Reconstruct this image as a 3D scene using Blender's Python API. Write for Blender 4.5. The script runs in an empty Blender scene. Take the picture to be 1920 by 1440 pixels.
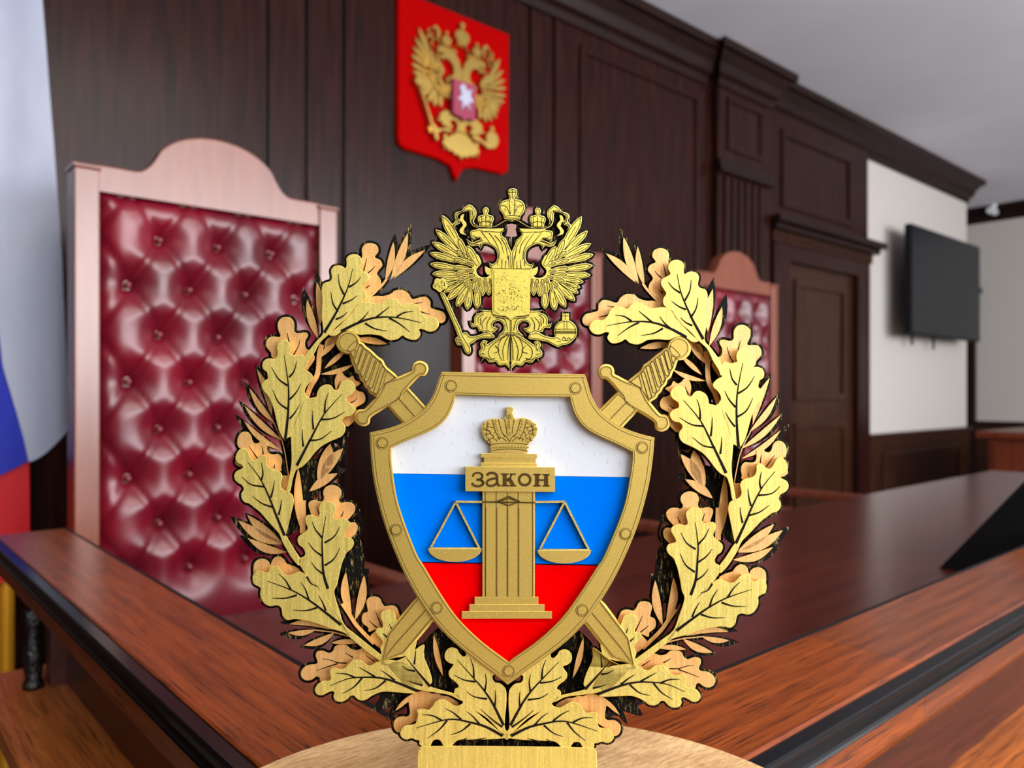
import bpy, bmesh, math, random
from mathutils import Vector, Matrix
from mathutils.geometry import tessellate_polygon
R = math.radians
random.seed(7)
scene = bpy.context.scene
COL = scene.collection

# ------------------------------------------------------------------ camera, light, exposure
CAM_Z = 1.12
cam_d = bpy.data.cameras.new('camera'); cam = bpy.data.objects.new('camera', cam_d); COL.objects.link(cam)
cam.location = (0, 0, CAM_Z); cam.rotation_euler = (R(90), 0, R(-41.2))
cam_d.sensor_width = 36; cam_d.lens = 27.24; cam_d.shift_y = 0.0094; cam_d.clip_start = 0.02
cam_d.dof.use_dof = True; cam_d.dof.focus_distance = 0.452; cam_d.dof.aperture_fstop = 8.0
scene.camera = cam
scene.view_settings.view_transform = 'Standard'; scene.view_settings.look = 'None'
scene.view_settings.gamma = 1.0; scene.view_settings.use_curve_mapping = False
scene.view_settings.exposure = 0.36
w = bpy.data.worlds.new('world'); scene.world = w; w.use_nodes = True
w.node_tree.nodes['Background'].inputs[0].default_value = (0.93, 0.95, 1.0, 1)
w.node_tree.nodes['Background'].inputs[1].default_value = 0.15
def area(name, loc, rot, sx, sy, power, color):
    l = bpy.data.lights.new(name, 'AREA'); l.shape = 'RECTANGLE'; l.size = sx; l.size_y = sy
    l.energy = power; l.color = color
    o = bpy.data.objects.new(name, l); COL.objects.link(o); o.location = loc; o.rotation_euler = rot
    return o
# assumed daylight from behind the camera
area('assumed_window_light', (2.9, -4.0, 2.0), (R(103), 0, R(0)), 8.2, 2.1, 570, (0.96, 0.97, 1.0))
area('assumed_overhead_light', (0.9, -0.6, 3.10), (0, 0, 0), 2.2, 1.6, 56, (1.0, 0.93, 0.82))  # assumed overhead light, added to brighten stand and rail
area('upper_leaf_fill', (-1.6, -2.7, 3.10), (0, 0, R(-41)), 3.6, 1.8, 90, (1.0, 0.97, 0.90))  # added unseen fill, placed where the upper leaves reflect it

# ------------------------------------------------------------------ materials
def mat(name, color, rough=0.5, metal=0.0, spec=0.5):
    m = bpy.data.materials.new(name); m.use_nodes = True
    b = m.node_tree.nodes['Principled BSDF']
    b.inputs['Base Color'].default_value = (*color, 1); b.inputs['Roughness'].default_value = rough
    b.inputs['Metallic'].default_value = metal; b.inputs['Specular IOR Level'].default_value = spec
    return m
def srgb(r, g, b):
    f = lambda c: c / 12.92 if c <= 0.04045 else ((c + 0.055) / 1.055) ** 2.4
    return (f(r / 255), f(g / 255), f(b / 255))
def N(m, t, **kw):
    n = m.node_tree.nodes.new(t)
    for k, v in kw.items(): setattr(n, k, v)
    return n
def noise_of(m, scale, vec_scale=(1, 1, 1), detail=4.0, rough=0.6):
    tc = N(m, 'ShaderNodeTexCoord'); mp = N(m, 'ShaderNodeMapping'); nz = N(m, 'ShaderNodeTexNoise')
    mp.inputs['Scale'].default_value = vec_scale
    nz.inputs['Scale'].default_value = scale; nz.inputs['Detail'].default_value = detail
    nz.inputs['Roughness'].default_value = rough
    L = m.node_tree.links; L.new(tc.outputs['Object'], mp.inputs['Vector']); L.new(mp.outputs[0], nz.inputs['Vector'])
    return nz
def ramp(m, fac, stops):
    r = N(m, 'ShaderNodeValToRGB')
    while len(r.color_ramp.elements) < len(stops): r.color_ramp.elements.new(0.5)
    for e, (p, c) in zip(r.color_ramp.elements, stops): e.position = p; e.color = (*c, 1)
    m.node_tree.links.new(fac, r.inputs[0]); return r
def mixc(m, fac, a, b, mode='MIX'):
    x = N(m, 'ShaderNodeMix', data_type='RGBA', blend_type=mode)
    L = m.node_tree.links
    if hasattr(fac, 'links'): L.new(fac, x.inputs[0])
    else: x.inputs[0].default_value = fac
    for s, i in ((a, 6), (b, 7)):
        if hasattr(s, 'links'): L.new(s, x.inputs[i])
        else: x.inputs[i].default_value = (*s, 1)
    return x.outputs[2]
def bump(m, h, strength=0.2, dist=0.001):
    b = N(m, 'ShaderNodeBump'); b.inputs['Strength'].default_value = strength; b.inputs['Distance'].default_value = dist
    m.node_tree.links.new(h, b.inputs['Height'])
    m.node_tree.links.new(b.outputs[0], m.node_tree.nodes['Principled BSDF'].inputs['Normal'])
def base(m, sock): m.node_tree.links.new(sock, m.node_tree.nodes['Principled BSDF'].inputs['Base Color'])

def wood(name, light, dark, rough=0.3, scale=6.0, stretch=(1, 14, 14), pore=0.0, pore_scale=40, pore_dark=(0.01, 0.004, 0.002), coat=0.0, spec=0.5):
    m = mat(name, light, rough, 0, spec)
    nz = noise_of(m, scale, stretch, 5, 0.55)
    r = ramp(m, nz.outputs[0], [(0.32, dark), (0.68, light)])
    out = r.outputs[0]
    if pore:
        pz = noise_of(m, pore_scale, (1, 40, 40), 3, 0.65)
        pr = ramp(m, pz.outputs[0], [(0.385, (1, 1, 1)), (0.44, (0, 0, 0))])
        g = N(m, 'ShaderNodeMath', operation='MULTIPLY'); g.inputs[1].default_value = pore
        m.node_tree.links.new(pr.outputs[0], g.inputs[0])
        out = mixc(m, g.outputs[0], out, pore_dark)
        bump(m, pz.outputs[0], 0.15, 0.0006)
    base(m, out)
    if coat:
        b = m.node_tree.nodes['Principled BSDF']; b.inputs['Coat Weight'].default_value = coat; b.inputs['Coat Roughness'].default_value = 0.12
    return m
def gold(name, c1, c2, rough=0.5, metal=0.66, streak=True):
    m = mat(name, c1, rough, metal)
    nz = noise_of(m, 800 if streak else 1300, (1, 1, 0.035) if streak else (1, 1, 1), 4, 0.75)
    fl = noise_of(m, 1500, (1, 1, 1), 2, 0.5)
    r = ramp(m, nz.outputs[0], [(0.3, c2), (0.7, c1)])
    fr = ramp(m, fl.outputs[0], [(0.55, (0, 0, 0)), (0.75, (1, 1, 1))])
    hi = tuple(min(1, c * 1.55) for c in c1)
    g = N(m, 'ShaderNodeMath', operation='MULTIPLY'); g.inputs[1].default_value = 0.55
    m.node_tree.links.new(fr.outputs[0], g.inputs[0])
    base(m, mixc(m, g.outputs[0], r.outputs[0], hi)); bump(m, nz.outputs[0], 0.25, 0.0003)
    return m
M = {}
M['gold'] = gold('gold_paint', srgb(210, 194, 106), srgb(174, 152, 76))
M['gold_frame'] = gold('gold_shield_paint', srgb(182, 157, 80), srgb(160, 134, 62), 0.48, 0.68, False)
M['gold_lit_edge'] = gold('gold_edge_highlight', srgb(240, 212, 116), srgb(214, 178, 84), 0.5, 0.5)  # edge highlights and lit side walls painted as a lighter gold
M['tan'] = gold('copper_gold_paint', srgb(212, 168, 108), srgb(184, 136, 80), 0.5, 0.55)
M['eagle'] = gold('pale_gold_paint', srgb(214, 198, 92), srgb(184, 162, 66), 0.42, 0.7, False)
M['scalegold'] = gold('worn_pale_gold', srgb(196, 178, 110), srgb(110, 92, 40), 0.5, 0.5, False)
M['ink'] = mat('engraved_black', srgb(16, 10, 5), 0.8, 0, 0.1)
M['rim_highlight'] = gold('gold_rim_highlight', srgb(248, 236, 176), srgb(226, 206, 130), 0.4, 0.6, False)  # paler gold that paints the highlight along the eagle's bevels
M['inkline'] = mat('engraved_brown', srgb(62, 44, 12), 0.8, 0, 0.15)
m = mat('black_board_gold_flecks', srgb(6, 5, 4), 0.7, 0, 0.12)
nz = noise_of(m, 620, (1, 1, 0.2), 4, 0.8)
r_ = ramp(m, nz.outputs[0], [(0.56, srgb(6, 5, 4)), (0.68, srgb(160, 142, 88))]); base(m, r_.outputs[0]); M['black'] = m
m = mat('white_enamel', srgb(236, 238, 244), 0.6, 0, 0.1)
nz = noise_of(m, 700, (1, 1, 0.25), 3, 0.7)
base(m, ramp(m, nz.outputs[0], [(0.31, srgb(152, 157, 168)), (0.37, srgb(178, 182, 190))]).outputs[0]); M['white'] = m
M['blue'] = mat('blue_enamel', srgb(0, 94, 198), 0.6, 0, 0.0)
M['red'] = mat('red_enamel', srgb(192, 0, 2), 0.6, 0, 0.0)
m = mat('pale_birch', srgb(214, 172, 118), 0.45)
nz = noise_of(m, 34, (1 / 2.5, 1 / 15, 1 / 6), 6, 0.75); mp = nz.inputs['Vector'].links[0].from_node; mp.vector_type = 'TEXTURE'; mp.inputs['Rotation'].default_value = (0, 0, R(38)); n2 = noise_of(m, 9, (1, 3, 1), 2, 0.5)
r1 = ramp(m, nz.outputs[0], [(0.3, srgb(158, 116, 74)), (0.62, srgb(226, 190, 140))])
r2 = ramp(m, n2.outputs[0], [(0.35, (0.72, 0.66, 0.6)), (0.65, (1, 1, 1))])
base(m, mixc(m, 1.0, r1.outputs[0], r2.outputs[0], 'MULTIPLY')); bump(m, nz.outputs[0], 0.1, 0.0004); M['birch'] = m
M['rail'] = wood('mahogany_rail', srgb(136, 64, 22), srgb(92, 40, 13), 0.28, 5, (1, 18, 18), 0.92, 15, spec=0.4)
M['rail_b'] = wood('mahogany_rail_far_board', srgb(120, 60, 30), srgb(84, 38, 20), 0.26, 5, (1, 18, 18), 0.6, 15, spec=0.45)
M['shelf'] = wood('oak_stained_shelf', srgb(176, 100, 44), srgb(128, 66, 28), 0.34, 8, (1, 18, 18), 0.7, 15)
M['fascia'] = wood('mahogany_fascia', srgb(70, 30, 20), srgb(48, 19, 13), 0.30, 9, (1, 14, 14), 0.6, 15, spec=0.35)
M['desk'] = wood('dark_polished_desk', srgb(76, 27, 18), srgb(56, 17, 12), 0.24, 3, (1, 12, 12), spec=0.7)
M['panel'] = wood('dark_wall_panelling', srgb(46, 20, 14), srgb(22, 8, 6), 0.27, 6, (9, 9, 0.5), spec=0.17)
M['panel_dark'] = wood('dark_moulding', srgb(34, 15, 11), srgb(22, 9, 7), 0.4, 5, (1, 9, 9), spec=0.2)
M['door'] = wood('dark_brown_door', srgb(58, 32, 19), srgb(38, 19, 12), 0.35, 5, (9, 9, 0.7), spec=0.2)
M['cabinet'] = wood('red_brown_cabinet', srgb(112, 52, 30), srgb(82, 34, 22), 0.3, 4, (9, 9, 0.8))
M['chair'] = wood('chair_wood', srgb(116, 62, 42), srgb(100, 50, 34), 0.27, 5, (8, 8, 0.8), spec=0.7)
m = mat('burgundy_leather', srgb(112, 14, 34), 0.36, 0, 0.62)
nz = noise_of(m, 160, (1, 1, 1), 3, 0.6); bump(m, nz.outputs[0], 0.12, 0.002)
n2 = noise_of(m, 5, (1, 1, 1), 3, 0.5)
base(m, ramp(m, n2.outputs[0], [(0.3, srgb(70, 0, 15)), (0.7, srgb(108, 1, 26))]).outputs[0]); M['leather'] = m
M['gloss_black'] = mat('gloss_black_strip', srgb(5, 6, 9), 0.2, 0, 0.28)
M['matt_black'] = mat('matt_black', srgb(7, 8, 11), 0.6, 0, 0.2)
M['screen'] = mat('dark_screen', srgb(8, 14, 22), 0.3, 0, 0.25)
m = mat('cream_plaster', srgb(186, 180, 173), 0.85)
nz = noise_of(m, 30, (1, 1, 1), 4, 0.6); bump(m, nz.outputs[0], 0.1, 0.003); M['plaster'] = m
m = mat('ceiling_paint', srgb(200, 192, 196), 0.9); M['ceiling'] = m
nz = noise_of(m, 2, (1, 1, 1), 2, 0.5); base(m, ramp(m, nz.outputs[0], [(0.3, srgb(228, 226, 234)), (0.7, srgb(234, 233, 241))]).outputs[0])
M['floor'] = wood('brown_parquet', srgb(104, 94, 86), srgb(80, 70, 62), 0.35, 4, (1, 9, 1))
def cloth(name, c, c2):
    m = mat(name, c, 0.6); nz = noise_of(m, 8, (1, 1, 0.4), 3, 0.5)
    base(m, ramp(m, nz.outputs[0], [(0.3, c2), (0.7, c)]).outputs[0]); return m
M['fl_white'] = cloth('white_satin', srgb(200, 206, 224), srgb(180, 188, 212))
M['fl_blue'] = cloth('blue_satin', srgb(0, 40, 200), srgb(0, 26, 160))
M['fl_red'] = cloth('red_satin', srgb(240, 0, 24), srgb(190, 0, 14))
M['brass'] = mat('yellow_pole', srgb(196, 136, 20), 0.35, 0.3)
M['arms_red'] = mat('arms_red_board', srgb(150, 0, 1), 0.6, 0, 0.02)
M['arms_gold'] = gold('arms_gold', srgb(226, 196, 112), srgb(186, 146, 62), 0.24, 0.9, False)
M['arms_maroon'] = mat('arms_maroon', srgb(140, 40, 70), 0.4)
M['arms_silver'] = mat('arms_silver', srgb(190, 190, 210), 0.35, 0.6)
M['camera_white'] = mat('white_plastic', srgb(214, 214, 216), 0.5)
m = mat('black_carved', srgb(12, 10, 10), 0.3); nz = noise_of(m, 60, (1, 1, 1), 4, 0.6); bump(m, nz.outputs[0], 0.8, 0.01); M['carved'] = m

# ------------------------------------------------------------------ object helpers
def link(name, bm_or_me, material, parent=None, loc=(0, 0, 0), rotz=0):
    if isinstance(bm_or_me, bmesh.types.BMesh):
        me = bpy.data.meshes.new(name); bm_or_me.normal_update(); bm_or_me.to_mesh(me); bm_or_me.free()
    else: me = bm_or_me
    for x in (material if isinstance(material, (list, tuple)) else [material]): me.materials.append(x)
    o = bpy.data.objects.new(name, me); COL.objects.link(o)
    o.location = loc; o.rotation_euler = (0, 0, rotz)
    if parent: o.parent = parent
    return o
def tag(o, label, cat, group=None):
    o['label'] = label; o['category'] = cat
    if group: o['group'] = group
    return o
def struct(o): o['kind'] = 'structure'; return o
def thing(name, label, cat, loc=(0, 0, 0), rotz=0, group=None):
    o = bpy.data.objects.new(name, None); COL.objects.link(o); o.location = loc; o.rotation_euler = (0, 0, rotz)
    o.empty_display_size = 0.1
    return tag(o, label, cat, group)
def box(bm, x0, x1, y0, y1, z0, z1, bev=0.0):
    vs = [bm.verts.new((x, y, z)) for x in (x0, x1) for y in (y0, y1) for z in (z0, z1)]
    fs = [(0, 1, 3, 2), (4, 6, 7, 5), (0, 4, 5, 1), (2, 3, 7, 6), (0, 2, 6, 4), (1, 5, 7, 3)]
    faces = [bm.faces.new([vs[i] for i in f]) for f in fs]
    if bev:
        es = list({e for f in faces for e in f.edges})
        bmesh.ops.bevel(bm, geom=es, offset=bev, segments=2, affect='EDGES', profile=0.6)
def B(*boxes, bev=0.0):
    bm = bmesh.new()
    for b in boxes: box(bm, *b, bev=bev)
    return bm
def cyl(bm, p, r, h, n=24, r2=None, axis='z'):
    r2 = r if r2 is None else r2; rings = []
    for k, rr in ((0, r), (1, r2)):
        ring = []
        for i in range(n):
            a = 2 * math.pi * i / n; c, s = rr * math.cos(a), rr * math.sin(a)
            d = {'z': (c, s, k * h), 'y': (c, k * h, s), 'x': (k * h, c, s)}[axis]
            ring.append(bm.verts.new((p[0] + d[0], p[1] + d[1], p[2] + d[2])))
        rings.append(ring)
    for i in range(n): bm.faces.new([rings[0][i], rings[0][(i + 1) % n], rings[1][(i + 1) % n], rings[1][i]])
    bm.faces.new(rings[0][::-1]); bm.faces.new(rings[1])
    bmesh.ops.recalc_face_normals(bm, faces=bm.faces)
def lathe(bm, prof, c=(0, 0, 0), n=24):
    rings = []
    for r, z in prof:
        rings.append([bm.verts.new((c[0] + r * math.cos(2 * math.pi * i / n), c[1] + r * math.sin(2 * math.pi * i / n), c[2] + z)) for i in range(n)])
    for a, b in zip(rings, rings[1:]):
        for i in range(n): f = bm.faces.new([a[i], a[(i + 1) % n], b[(i + 1) % n], b[i]]); f.smooth = True
    bm.faces.new(rings[0][::-1]); bm.faces.new(rings[-1])
def prism_x(bm, prof, x0, x1, m0=0.0, m1=0.0):
    """profile [(d, h)] swept along x; end i starts at x0 + m0*d (mitre) and stops at x1 + m1*d"""
    a = [bm.verts.new((x0 + m0 * d, -d, h)) for d, h in prof]
    b = [bm.verts.new((x1 + m1 * d, -d, h)) for d, h in prof]
    n = len(prof)
    for i in range(n): bm.faces.new([a[i], a[(i + 1) % n], b[(i + 1) % n], b[i]])
    bm.faces.new(a[::-1]); bm.faces.new(b)
    bmesh.ops.recalc_face_normals(bm, faces=bm.faces)
def copy_tree(o, parent=None):
    c = o.copy(); COL.objects.link(c); c.parent = parent
    for ch in list(o.children): copy_tree(ch, c)
    return c

# ------------------------------------------------------------------ relief helpers (flat cut-out layers)
CROP = {'P': (0, 0, 1), 'K1': (420, 340, 3.5556), 'K2': (420, 600, 4.8), 'K3': (420, 850, 4.8), 'Z1': (430, 720, 7.2),
        'Z2': (430, 900, 6.544), 'Z3': (460, 1030, 6), 'Z4': (560, 1180, 6), 'Z5': (780, 1180, 6), 'Z6': (470, 580, 8.471),
        'E1': (800, 380, 8.4706), 'E2': (800, 530, 8.4706), 'E3': (950, 380, 8.4706), 'E4': (950, 530, 8.4706), 'EC': (780, 340, 4),
        'C': (860, 750, 7.2), 'F': (700, 680, 3.4286), 'G': (700, 1050, 3.5556), 'S': (640, 610, 7.578)}
def pts(s):
    """'KEY x,y x,y! ...' -> ([(x, y)], [sharp]) in the drawing sheet's units"""
    k = CROP['P']; out = []; sharp = []
    for t in s.split():
        if ',' not in t: k = CROP[t]; continue
        sh = t.endswith('!'); x, y = t.rstrip('!').split(',')
        out.append((k[0] + float(x) / k[2], k[1] + float(y) / k[2])); sharp.append(sh)
    return out, sharp
def smooth(p, sharp, closed=True, sub=4):
    n = len(p); out = []
    for i in range(n if closed else n - 1):
        p1, p2 = p[i], p[(i + 1) % n]
        p0 = p[i - 1] if (closed or i > 0) else p1
        p3 = p[(i + 2) % n] if (closed or i + 2 < n) else p2
        for j in range(sub):
            t = j / sub
            v = []
            for a in (0, 1):
                m1 = (p2[a] - p1[a]) if sharp[i] else 0.5 * (p2[a] - p0[a])
                m2 = (p2[a] - p1[a]) if sharp[(i + 1) % n] else 0.5 * (p3[a] - p1[a])
                v.append((2*t**3 - 3*t*t + 1)*p1[a] + (t**3 - 2*t*t + t)*m1 + (-2*t**3 + 3*t*t)*p2[a] + (t**3 - t*t)*m2)
            out.append(tuple(v))
    if not closed: out.append(p[-1])
    return out
def P(s, sub=4): return smooth(*pts(s), True, sub)
def Lp(s): return pts(s)[0]                       # straight polygon / polyline
def Ls(s, sub=4): return smooth(*pts(s), False, sub)
def mir(p, ax=(952, 1282), deg=1.0):
    a = R(deg); n = (math.cos(a), math.sin(a)); out = []
    for x, y in p:
        d = (x - ax[0]) * n[0] + (y - ax[1]) * n[1]
        out.append((x - 2 * d * n[0], y - 2 * d * n[1]))
    return out[::-1]
def area2(p): return sum(p[i - 1][0] * p[i][1] - p[i][0] * p[i - 1][1] for i in range(len(p)))
def offset(p, d):
    """move a closed outline inward (d>0) along its vertex normals"""
    n = len(p); s = 1 if area2(p) > 0 else -1; out = []
    for i in range(n):
        x0, y0 = p[i - 1]; x1, y1 = p[(i + 1) % n]
        tx, ty = x1 - x0, y1 - y0; l = math.hypot(tx, ty) or 1
        out.append((p[i][0] - s * ty / l * d, p[i][1] + s * tx / l * d))
    return out
class Sheet:
    """maps drawing units on a flat sheet to metres: x right, z up, y = distance behind the front face"""
    def __init__(s, f): s.f = f
    def plate(s, bm, p, y, t, bev=0.6, edge=0):
        q = offset(p, bev) if bev else p
        bt = 0.00035 if bev else 0
        F = s.f; n = len(p)
        top = [bm.verts.new(F(a, b, y)) for a, b in q]
        mid = [bm.verts.new(F(a, b, y + bt * s.k)) for a, b in p] if bev else top
        bot = [bm.verts.new(F(a, b, y + t)) for a, b in p]
        new = []
        for tri in tessellate_polygon([[Vector((a, b, 0)) for a, b in q]]):
            try: new.append(bm.faces.new([top[i] for i in tri]))
            except ValueError: pass
        for tri in tessellate_polygon([[Vector((a, b, 0)) for a, b in p]]):
            try: new.append(bm.faces.new([bot[i] for i in tri]))
            except ValueError: pass
        for i in range(n):
            j = (i + 1) % n
            if bev: bm.faces.new([top[i], top[j], mid[j], mid[i]]).material_index = edge
            f = bm.faces.new([mid[i], mid[j], bot[j], bot[i]]); f.material_index = edge; f.smooth = True
    k = 1.0
    def ribbon(s, bm, line, w0, w1=None, y=0, t=0.0005, closed=False, taper=None):
        w1 = w0 if w1 is None else w1
        n = len(line); F = s.f; rows = []
        acc = [0]
        for i in range(1, n): acc.append(acc[-1] + math.hypot(line[i][0]-line[i-1][0], line[i][1]-line[i-1][1]))
        tot = acc[-1] or 1
        for i in range(n):
            a = line[i - 1] if (closed or i > 0) else line[i]
            b = line[(i + 1) % n] if (closed or i < n - 1) else line[i]
            tx, ty = b[0] - a[0], b[1] - a[1]; l = math.hypot(tx, ty) or 1
            wd = (w0 + (w1 - w0) * acc[i] / tot) / 2
            nx, ny = -ty / l * wd, tx / l * wd
            x, yy = line[i]
            rows.append([bm.verts.new(F(x + nx, yy + ny, y)), bm.verts.new(F(x - nx, yy - ny, y)),
                         bm.verts.new(F(x - nx, yy - ny, y + t)), bm.verts.new(F(x + nx, yy + ny, y + t))])
        for i in range(n if closed else n - 1):
            a, b = rows[i], rows[(i + 1) % n]
            for c in range(4): bm.faces.new([a[c], a[(c + 1) % 4], b[(c + 1) % 4], b[c]])
        if not closed:
            bm.faces.new(rows[0]); bm.faces.new(rows[-1][::-1])
    def disc(s, bm, c, r, y, t, n=20, bev=0.6, edge=0):
        s.plate(bm, [(c[0] + r * math.cos(2*math.pi*i/n), c[1] + r * math.sin(2*math.pi*i/n)) for i in range(n)], y, t, bev, edge)
    def ring(s, bm, c, r, w, y, n=24):
        s.ribbon(bm, [(c[0] + r * math.cos(2*math.pi*i/n), c[1] + r * math.sin(2*math.pi*i/n)) for i in range(n)], w, w, y, 0.0004, True)
def recalc(bm): bmesh.ops.recalc_face_normals(bm, faces=bm.faces); return bm
def leafshape(b, t, wd, bend=0.0, n=12, belly=0.5):
    """a pointed leaf outline from base b to tip t"""
    dx, dy = t[0]-b[0], t[1]-b[1]; l = math.hypot(dx, dy); ux, uy = dx/l, dy/l; nx, ny = -uy, ux
    L_, R_ = [], []
    for i in range(n + 1):
        s = i / n; h = wd / 2 * (math.sin(math.pi * s ** (math.log(0.5) / math.log(belly))) ** 0.85 if 0 < s < 1 else 0.02)
        c = bend * l * math.sin(math.pi * s)
        x, y = b[0] + dx * s + nx * c, b[1] + dy * s + ny * c
        L_.append((x + nx * h, y + ny * h)); R_.append((x - nx * h, y - ny * h))
    return L_ + R_[::-1]

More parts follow.
